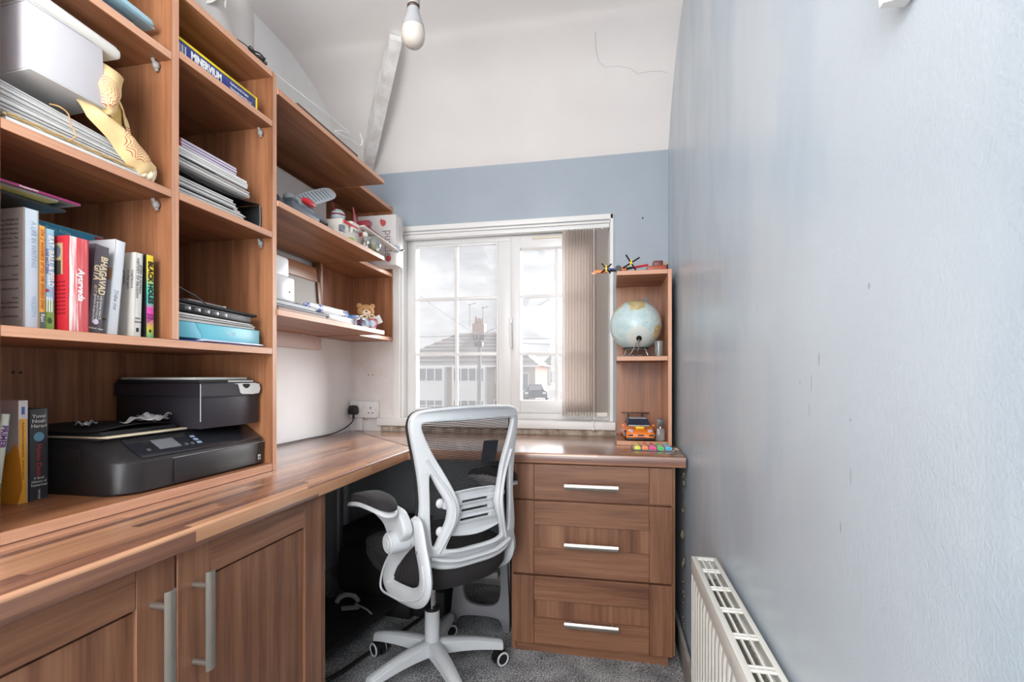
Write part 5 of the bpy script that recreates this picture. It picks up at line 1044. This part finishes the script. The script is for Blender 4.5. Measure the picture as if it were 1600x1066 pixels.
# lower wall shelf
for k, (x1, y1, h, c, lab) in enumerate(((-1.012, 1.62, .012, (170, 140, 124), 'brown-edged large book lowest in the stack on the lower wall shelf'), (-1.02, 1.655, .010, (120, 122, 128), 'grey hardback second in the stack on the lower wall shelf'), (-1.04, 1.60, .016, (206, 206, 208), 'pale grey thick book topmost in the stack on the lower wall shelf'))):
    z = ZL + sum((.012, .010, .016)[:k]) + .0004 * k; t = thing('book', lab, 'book', (-1.14, (1.36 + y1) / 2, z), 0, 'books lying on the lower wall shelf'); dx = (x1 + 1.14); dy = (y1 - 1.36) / 2
    obj('pages', box(-.12, dx - .003, -dy + .001, dy - .003, .0015, h - .0015), PAPER, t); bm = box(-.12, dx, -dy, dy, 0, .0015); B(bm, -.12, dx, -dy, dy, h - .0015, h); B(bm, dx - .002, dx, -dy, dy, 0, h); obj('cover', bm, cm(c), t)
rt = thing('white_router', 'white upright plastic device with a notched front on the stacked books', 'router', (-1.085, 1.435, ZL + .039)); WG = mat('shiny_white', (240, 240, 240), .2)
obj('body', box(-.03, .02, -.055, .055, .0, .155, .012, seg=3), WG, rt); obj('front_cover', box(.012, .036, -.05, .062, .0, .088, .010, seg=3), WG, rt); obj('light', ell(bmesh.new(), (.0362, .03, .035), (.001, .004, .003), 8), GREYINK, rt)
sp2 = thing('patterned_pack', 'white plastic-wrapped pack with blue and yellow print on the lower wall shelf', 'packet', (-1.10, 1.745, ZL)); WR = mat('glossy_wrap', (232, 232, 236), .15, bump=.6, bscale=30)
m, n, b = newmat('printed_wrap'); tcn = n.new('TexCoord'); q = n.noise(tcn.outputs['Object'], 26, 3, .7); n.link(n.ramp(q, [(.36, (90, 110, 190)), (.42, (236, 234, 236)), (.60, (238, 236, 236)), (.64, (232, 214, 170)), (.72, (214, 150, 150))]), b.inputs['Base Color']); b.inputs['Roughness'].default_value = .2; n.link(n.bump(q, .5, .004), b.inputs['Normal'])
obj('lower_layer', box(-.09, .075, -.10, .10, 0, .028, .008), m, sp2); obj('upper_layer', box(-.09, .062, -.175, .085, .029, .058, .010, seg=3), m, sp2); obj('black_eye', cyl(bmesh.new(), (.0625, .045, .048), .006, .002, 0, 12), BLK, sp2); obj('blue_strap', tube(bmesh.new(), [(.064, .06, .055), (.066, .07, .04), (.064, .085, .01)], .003, 6), cm((70, 120, 190)), sp2)
gb = thing('glitter_bag', 'small silver and blue cellophane bag right of the patterned pack', 'bag', (-1.06, 1.885, ZL)); BLG = mat('blue_gel', (120, 160, 214), .15)
obj('body', surf(lambda u, v: (.045 - .08 * v, -.045 + .09 * u, .004 + .036 * math.sin(u * PI) ** .6 * (1 - .4 * v) + .006 * math.sin(u * 17 + v * 8)), 16, 10, .001), mat('silver_film', (200, 206, 222), .15, .5), gb); obj('blue_block', box(-.05, .02, .0, .042, .0, .050, .006), BLG, gb); obj('red_label', box(.0215, .023, .002, .03, .012, .034, .001), cm((190, 96, 110)), gb)
def ringframe(label, c, col, r, tilt):
    t = thing('ring_frame', label, 'toy', c, rot=(0, tilt, -.85), group='round toy frames by the teddy bear')
    obj('ring', tube(bmesh.new(), [(0, r * math.cos(a), r + .006 + 1.15 * r * math.sin(a)) for a in [k * PI / 12 for k in range(24)]], .0042, 8, closed=True), mat('ring_%d' % col[0], col, .3), t); obj('disc', warp(cyl(bmesh.new(), (0, 0, 0), r * .9, .003, 0, 24), lambda c: (c.x, c.y, r + .006 + 1.15 * c.z)), mat('pale_disc', (206, 222, 226), .2), t)
    obj('foot', box(-.012, .008, -.014, .014, 0, .0045, .001), WT_, t); obj('bow', tube(bmesh.new(), [(0, .012 * math.cos(a), 2.3 * r + .016 + .007 * math.sin(a)) for a in [k * PI / 8 for k in range(16)]], .0025, 6, closed=True), CREAM, t)
ringframe('round toy frame with a pink ring in front of the teddy bear', (-1.018, 1.985, ZL), (196, 90, 134), .017, -.1); ringframe('round toy frame with a silver blue ring left of the pink one', (-1.018, 1.925, ZL), (150, 170, 200), .015, -.3)

# teddy bear
tb = thing('teddy_bear', 'small golden brown teddy bear at the end of the lower wall shelf', 'teddy bear', (-1.075, 2.035, ZL), .55)
m, n, b = newmat('teddy_plush'); tcn = n.new('TexCoord'); q = n.noise(tcn.outputs['Object'], 240, 3, .7); n.link(n.ramp(q, [(.3, (150, 100, 58)), (.5, (204, 150, 96)), (.7, (230, 184, 132))]), b.inputs['Base Color']); b.inputs['Roughness'].default_value = .95; n.link(n.bump(q, 1, .006), b.inputs['Normal']); PL = m
CR = mat('teddy_cream', (226, 200, 170), .9, bump=.6, bscale=240)
fy = -1  # faces local -y
obj('torso', ell(bmesh.new(), (0, 0, .033), (.030, .027, .035), 20), PL, tb); obj('head', ell(bmesh.new(), (0, -.006, .083), (.037, .032, .031), 24), PL, tb); obj('muzzle', ell(bmesh.new(), (0, -.034, .074), (.018, .012, .014), 16), CR, tb); obj('nose', ell(bmesh.new(), (0, -.0465, .079), (.005, .003, .0035), 10), BLK, tb)
for s in (-1, 1):
    obj('ear', ell(bmesh.new(), (s * .028, -.002, .108), (.012, .007, .012), 14), PL, tb); obj('eye', ell(bmesh.new(), (s * .013, -.0345, .088), (.003, .002, .003), 8), BLK, tb)
    obj('arm', tube(bmesh.new(), [(s * .024, -.005, .054), (s * .038, -.018, .040), (s * .036, -.030, .026)], [.011, .012, .010], 10), PL, tb)
    obj('leg', tube(bmesh.new(), [(s * .018, -.012, .016), (s * .028, -.036, .014), (s * .030, -.050, .014)], [.014, .014, .013], 10), PL, tb); obj('foot_pad', ell(bmesh.new(), (s * .031, -.060, .015), (.011, .004, .013), 12), CR, tb)
top('paper_tag', (lambda b_: (b_.transform(TR((-1.022, 2.045, ZL + .046), .45, 0, -.9)), b_)[1])(box(-.0006, .0006, -.017, .017, -.018, .018)), PAPER, 'square white tag tilted in front of the teddy bear', 'tag')

# ------------------------------------------------------------------ corner shelf contents
m, n, b = newmat('globe_map'); tcn = n.new('TexCoord'); v = tcn.outputs['Object']; cont = n.noise(v, 13, 5, .55); sp = n.new('SeparateXYZ'); n.link(v, sp.inputs[0])
zz = sp.outputs[2]; bias = n.math('MULTIPLY_ADD', zz, 1.1, -.02); land = n.math('ADD', cont, n.math('MULTIPLY', bias, .9))
tone = n.noise(v, 40, 3); sea = n.ramp(tone, [(.4, (190, 214, 216)), (.6, (206, 224, 224))]); ld_ = n.ramp(tone, [(.35, (196, 178, 120)), (.5, (214, 200, 156)), (.65, (198, 170, 120))])
RI = Euler((math.radians(-56), 0, .1)).to_matrix().inverted()
def blob(d, r):
    q = RI @ Vector(d).normalized() * .1105; k = n.new('VectorMath', operation='DISTANCE'); n.link(v, k.inputs[0]); k.inputs[1].default_value = q
    return n.math('LESS_THAN', n.math('ADD', k.outputs['Value'], n.math('MULTIPLY', n.math('SUBTRACT', cont, .5), .16)), r)
lm = n.math('MAXIMUM', n.math('MAXIMUM', blob((-.02, -.62, .72), .030), blob((.08, -.35, .95), .034)), n.math('MAXIMUM', blob((.85, -.55, -.32), .028), blob((-.75, -.3, .85), .020))); col = n.mix(lm, sea, ld_)
name_ = n.math('GREATER_THAN', n.noise(n.mapping(v, (90, 90, 260)), 1, 2), .67); col = n.mix(n.math('MULTIPLY', name_, .45), col, (96, 110, 112))
pole = n.math('LESS_THAN', zz, -.098); col = n.mix(pole, col, (216, 220, 214)); n.link(col, b.inputs['Base Color']); b.inputs['Roughness'].default_value = .28; GM = m
ZC = 1.1312
gb = thing('globe', 'pale blue world globe with black pole cap on the middle corner shelf', 'globe', (.1075, 2.222, ZC))
gbm = bmesh.new(); ell(gbm, (0, 0, 0), (.1105, .1105, .1105), 48); g_ = obj('ball', gbm, GM, gb); g_.location = (0, 0, .1385); g_.rotation_euler = (math.radians(-56), 0, .1)
pdir = Euler((math.radians(-56), 0, .1)).to_matrix() @ Vector((0, 0, -1)); pc = Vector((0, 0, .1385)) + pdir * .113
obj('pole_cap', cyl(bmesh.new(), pc, .0115, .008, tuple(pdir), 16, bev=.001), BLK, gb)
obj('base_ring', tube(bmesh.new(), [(.070 * math.cos(a), .070 * math.sin(a), .004) for a in [k * PI / 16 for k in range(32)]], .0028, 8, closed=True), CHROME, gb)
for a in (PI * 1.25, PI * 1.75, PI * .25, PI * .75): obj('leg', tube(bmesh.new(), [(.070 * math.cos(a), .070 * math.sin(a), .004), (.050 * math.cos(a), .050 * math.sin(a), .041)], .0024, 6), CHROME, gb)
obj('cradle', tube(bmesh.new(), [(.052 * math.cos(a), .052 * math.sin(a), .0385) for a in [k * PI / 16 for k in range(32)]], .0028, 8, closed=True), BLK, gb)
obj('pole_wire', tube(bmesh.new(), [tuple(pc + pdir * .004), (-.02, -.085, .016), (-.03, -.066, .005)], .002, 6), CHROME, gb); obj('pole_wire', tube(bmesh.new(), [tuple(pc + pdir * .004), (.006, -.088, .02), (-.008, -.072, .005)], .002, 6), CHROME, gb)
cp = thing('clear_cup', 'small clear plastic tumbler in front of the globe', 'cup', (.196, 2.128, ZC))
obj('body', lathe(bmesh.new(), [(.0135, .0), (.015, .001), (.0175, .062), (.0165, .062), (.0145, .003), (.001, .003)], 24), CLEAR, cp); obj('rim', tube(bmesh.new(), [(.0172 * math.cos(a), .0172 * math.sin(a), .062) for a in [k * PI / 12 for k in range(24)]], .001, 6, closed=True), CLEAR, cp)
OR = mat('toy_orange', (240, 128, 44), .35); YE = mat('toy_bright_yellow', (236, 200, 40), .35); DB = mat('toy_dark_blue', (44, 46, 66), .4)
# car
cr_ = thing('toy_supercar', 'orange brick-built toy supercar with black rear wing on the lowest corner shelf', 'toy car', (.117, 2.235, .7793), .06)
bm = bmesh.new(); secs = [(-.118, .052, .012, .026), (-.110, .058, .008, .036), (-.075, .062, .008, .048), (-.035, .063, .008, .054), (.03, .062, .008, .058), (.09, .064, .008, .060), (.118, .060, .012, .056)]
rr = [[bm.verts.new(p) for p in ((-w, y, z0), (w, y, z0), (w, y, z1 * .72), (w * .84, y, z1), (-w * .84, y, z1), (-w, y, z1 * .72))] for y, w, z0, z1 in secs]
for a, c in zip(rr, rr[1:]):
    for i in range(6): bm.faces.new((a[i], a[(i + 1) % 6], c[(i + 1) % 6], c[i]))
bm.faces.new(rr[0]); bm.faces.new(rr[-1]); bmesh.ops.recalc_face_normals(bm, faces=bm.faces[:]); obj('body', bm, OR, cr_)
bm = bmesh.new(); rr = [[bm.verts.new(p) for p in ((-w, y, z0), (w, y, z0), (w * .8, y2, z1), (-w * .8, y2, z1))] for y, y2, w, z0, z1 in ((-.045, -.02, .050, .052, .083), (.085, .05, .050, .056, .083))]
for i in range(4): bm.faces.new((rr[0][i], rr[0][(i + 1) % 4], rr[1][(i + 1) % 4], rr[1][i]))
bm.faces.new(rr[0]); bm.faces.new(rr[1]); bmesh.ops.recalc_face_normals(bm, faces=bm.faces[:]); obj('cabin', bm, DB, cr_)
obj('roof', box(-.036, .036, -.018, .045, .082, .086, .002), mat('toy_pale_grey', (170, 176, 186), .4), cr_); obj('windscreen_bar', box(-.045, .045, -.05, -.044, .053, .058, .001), LG, cr_)
obj('rear_wing', warp(box(-.062, .062, .095, .118, .096, .100, .001), lambda c: (c.x, c.y, c.z + .25 * c.x * c.x)), BLK, cr_)
for s in (-1, 1):
    obj('wing_post', box(s * .03 - .003, s * .03 + .003, .10, .11, .055, .097), BLK, cr_); obj('headlamp', (lambda b_: (b_.transform(TR((s * .040, -.104, .037), -.5, 0, s * .5)), b_)[1])(box(-.010, .010, -.004, .004, -.007, .007, .001)), mat('toy_lamp', (196, 190, 214), .2), cr_)
    obj('side_intake', box(s * .042 - .009, s * .042 + .009, -.1195, -.112, .018, .025, .001), DB, cr_); obj('wing_mirror', box(s * .064 - .006, s * .064 + .004, -.035, -.025, .05, .06, .001), OR, cr_)
    for y in (-.078, .078): obj('wheel', cyl(bmesh.new(), (s * .055, y, .0195), .0195, .017, 0, 22, bev=.002), BLK, cr_); obj('hub', cyl(bmesh.new(), (s * .064, y, .0195), .011, .003, 0, 14), LG, cr_)
obj('bonnet_scoop', box(-.018, .018, -.085, -.045, .045, .055, .002), YE, cr_); obj('bonnet_vent', box(-.012, .012, -.07, -.05, .0552, .058, .001), LG, cr_)
obj('number_plate', box(-.012, .012, -.1205, -.117, .019, .025, .0005), DB, cr_); obj('splitter', box(-.058, .058, -.127, -.09, .004, .010, .001), BLK, cr_)
for k in range(5): obj('grille_peg', box(-.018 + k * .008, -.0145 + k * .008, -.1215, -.118, .0125, .016), DR, cr_)
for s in (-1, 1):
    for k in range(3): obj('bonnet_peg', cyl(bmesh.new(), (s * (.022 + k * .008), -.085 + k * .012, .0465 + .002 * k), .0024, .004, 2, 10), DB, cr_)
# helicopter
hb = thing('toy_helicopter', 'orange and black brick-built toy aircraft with two propellers on top of the corner shelf', 'toy', (.10, 2.16, 1.4868))
obj('body', box(.05, .128, -.03, .03, .004, .022, .002), mat('toy_rust', (168, 78, 50), .4), hb); obj('cabin', box(.075, .115, -.024, .024, .022, .044, .003), mat('toy_maroon', (110, 50, 46), .4), hb); obj('skid', box(.045, .128, -.032, .032, .0, .004, .001), DR, hb)
obj('boom', tube(bmesh.new(), [(.055, -.01, .030), (-.01, -.015, .020)], .005, 8), RD, hb); obj('boom', tube(bmesh.new(), [(-.01, -.015, .020), (-.06, -.02, .012), (-.11, -.025, .008)], .005, 8), BLK, hb)
obj('engine', cyl(bmesh.new(), (-.068, -.03, .014), .0135, .024, 1, 20, bev=.002), BLK, hb); obj('engine_cowl', box(-.055, -.035, -.035, -.01, .006, .022, .002), OR, hb); obj('float', ell(bmesh.new(), (-.055, -.02, .006), (.030, .012, .006), 14), GP, hb)
obj('tail', box(-.168, -.115, -.035, -.018, .000, .013, .002), OR, hb); obj('tail_tip', ell(bmesh.new(), (-.168, -.028, -.001), (.012, .008, .006), 10), mat('toy_peach', (236, 190, 160), .4), hb); obj('blue_axle', tube(bmesh.new(), [(-.12, -.04, .016), (-.085, -.04, .012)], .003, 6), mat('toy_blue', (60, 90, 170), .4), hb)
for cx, cz, R, a0 in ((-.016, .034, .040, .55), (-.118, .015, .028, .7)):
    obj('propeller_hub', (lambda b_: (b_.transform(TR((cx, -.045, cz), 0, -a0 * .4, 0)), b_)[1])(box(-.005, .005, -.003, .003, -.014, .014, .001)), YE, hb)
    for k in range(4):
        a = a0 + k * PI / 2; obj('propeller_blade', tube(bmesh.new(), [(cx + .006 * math.cos(a), -.046, cz + .006 * math.sin(a)), (cx + R * math.cos(a), -.046, cz + R * math.sin(a))], .0055, 8, flat=.6), BLK, hb)
for y in (-.028, .02): obj('peg', cyl(bmesh.new(), (.125, y, .028), .005, .012, 2, 10), mat('toy_tan', (200, 150, 90), .4), hb)
obj('tail_wheel', cyl(bmesh.new(), (.133, -.01, .018), .012, .006, 0, 14), DB, hb)
# perfume bottle and highlighters
pf = thing('glass_bottle', 'small clear glass bottle with black cap beside the orange toy car', 'bottle', (.203, 2.128, .7793))
obj('body', box(-.0165, .0165, -.012, .012, 0, .052, .004), CLEAR, pf); obj('collar', cyl(bmesh.new(), (0, 0, .056), .008, .008, 2, 16), CHROME, pf); obj('cap', box(-.0125, .0125, -.010, .010, .060, .091, .001), mat('dark_grey_cap', (70, 70, 74), .3), pf); obj('cap_side', box(-.0135, -.0122, -.009, .009, .060, .091), mat('gold_strip', (180, 140, 90), .3, .6), pf)
tr2 = thing('pen_tray', 'clear plastic tray under five neon highlighters at the edge of the worktop', 'tray', (.160, 2.02, .7603))
bm = box(-.078, .078, -.068, .060, 0, .0012); B(bm, -.078, -.077, -.068, .06, 0, .009); B(bm, .077, .078, -.068, .06, 0, .009); B(bm, -.078, .078, -.068, -.067, 0, .006); obj('tray', bm, CLEAR, tr2); obj('card', box(.079, .10, -.02, .035, 0, .001), CREAM, tr2)
for k, (nm, c) in enumerate((('yellow', (226, 232, 60)), ('orange', (255, 130, 70)), ('pink', (244, 50, 130)), ('green', (60, 200, 90)), ('blue', (70, 180, 226)))):
    h = thing('highlighter', nm + ' neon highlighter lying in the clear tray', 'highlighter', (.102 + k * .029, 1.957, .770), 0, 'neon highlighters in the clear tray'); M_ = mat('neon_' + nm, c, .3); P_ = mat('neon_pale_' + nm, tuple(int(x * .5 + 128 * .9) if x * .5 + 115 < 255 else 255 for x in c), .25)
    obj('barrel', warp(cyl(bmesh.new(), (0, .038, 0), .0125, .072, 1, 20, bev=.003), lambda c: (c.x, c.y, c.z * .62)), P_, h); obj('end_plug', warp(cyl(bmesh.new(), (0, .002, 0), .0095, .006, 1, 18), lambda c: (c.x, c.y, c.z * .62)), M_, h)
    obj('cap', warp(cyl(bmesh.new(), (0, .094, 0), .0085, .042, 1, 18, bev=.002), lambda c: (c.x, c.y, c.z * .75)), M_, h); obj('cap_clip', box(-.002, .002, .08, .112, .0065, .0085, .0005), M_, h)

# ------------------------------------------------------------------ under the desk
bgm = mat('black_nylon', (30, 29, 31), .7, bump=.4, bscale=90)
bg_ = thing('speaker_case', 'large black padded case standing on the carpet in the corner under the desk', 'case', (-.98, 2.12, 0), -.12)
obj('body', box(-.20, .20, -.17, .17, .085, .30, .05, seg=4), bgm, bg_); obj('top_box', box(-.19, .12, -.12, .16, .29, .375, .006), bgm, bg_); obj('base', box(-.12, .15, -.12, .12, .0, .10, .01), bgm, bg_); obj('seam', tube(bmesh.new(), [(-.201, -.12, .19), (0, -.1735, .19), (.201, -.12, .19)], .003, 6), BLK, bg_)
fb = thing('floor_board', 'thin black board lying on the carpet under the left of the desk', 'board', (-1.1, 1.80, .012))
bm = plate([[(-1.30, 1.42), (-1.03, 1.42), (-.895, 2.0), (-1.02, 2.06), (-1.32, 2.05)]], .022, .003, 1); bm.transform(Matrix.Translation((0, 0, .075))); warp(bm, lambda c: (c.x, c.y, c.z - .055 + .05 * (c.x + 1.3) / .4)); obj('board', bm, mat('black_felt', (34, 30, 32), .9, bump=.3, bscale=60), fb, True)
for x, y in ((-1.25, 1.5), (-1.0, 1.95)): obj('foot', cyl(bmesh.new(), (x, y, .012), .02, .03, 2, 12), BLK, fb, True)
hh = thing('metal_bracket', 'grey curved metal bracket on the thin black board', 'bracket', (-1.03, 1.86, .10), .3)
obj('loop', tube(bmesh.new(), [(.045 * math.cos(a) - .03, 0, .010 + .04 * math.sin(a)) for a in [k * PI / 12 for k in range(1, 12)]], .006, 8, flat=1.6), GREYM, hh); obj('plate', (lambda b_: (b_.transform(TR((-.01, -.02, .005), .3, .1, .3)), b_)[1])(box(-.04, .03, -.01, .01, -.004, .004, .002)), GREYM, hh); obj('rod', tube(bmesh.new(), [(.0, 0, .012), (.05, -.01, -.01), (.09, -.02, -.045)], .004, 8), GREYM, hh)
top('floor_cable', tube(bmesh.new(), cat([(-1.1, 1.50, .010), (-.98, 1.50, .010), (-.93, 1.56, .012), (-.90, 1.66, .012), (-.865, 1.78, .010), (-.80, 1.98, .012), (-.79, 2.06, .03), (-.80, 2.08, .07)], 6, False), .0075, 8), BLK, 'thick black cable running across the carpet beside the thin black board', 'cable')
top('floor_block', box(-.86, -.70, 2.02, 2.15, .001, .115, .006), bgm, 'small black block on the carpet right of the black padded case', 'block')
gs = thing('folding_stool', 'folded grey plastic step stool standing under the desk beside the drawers', 'stool', (-.53, 2.03, 0)); GPL = mat('grey_stool_plastic', (140, 139, 143), .45); LPL = mat('stool_step', (150, 149, 150), .5)
fr = plate([[(-.13, 0), (-.115, .0), (-.10, .03), (-.06, .052), (.06, .052), (.09, .03), (.10, 0), (.125, 0), (.115, .25), (.10, .38), (-.09, .38), (-.11, .25)], [(-.075, .17), (-.06, .115), (-.02, .098), (.04, .098), (.075, .12), (.085, .18), (.075, .30), (.04, .34), (-.03, .34), (-.065, .30)]], .022, .004, 4)
obj('front_frame', warp(fr, lambda c: (c.x, -.05 - c.z + c.y * .05, c.y)), GPL, gs)
for sgn, x in ((-1, -.118), (1, .112)):
    for j in range(3): obj('side_rail', box(x - .009, x + .009, -.026 + j * .030, -.006 + j * .030, 0, .37, .003), GPL, gs)
for z, w in ((.20, .07), (.31, .075)): obj('step', box(-w + .01, w, -.03, .03, z, z + .028, .006), LPL, gs)
top('conduit', (lambda b_: (B(b_, -1.352, -1.340, 2.26, 2.272, .11, .72, .002), b_)[1])(box(-1.352, -1.333, 2.32, 2.345, .11, .72, .003)), WHITE, 'pair of white conduits up the left wall in the corner under the desk', 'conduit')
# wall scuffs, plaster flakes, fixings
top('wall_hole', cyl(bmesh.new(), (.150, 2.4195, 1.80), .004, .001, 1, 10), BLKM, 'small dark nail hole in the blue window wall', 'hole')
for x, sd in ((-1.262, 'left'), (-1.238, 'right')): top('fixing_hole', cyl(bmesh.new(), (x, 2.4195, 1.055), .0035, .001, 1, 8), mat('brown_plug', (110, 90, 80), .7), sd + ' one of two small screw holes in the wall above the double socket', 'hole', 'screw holes above the socket')
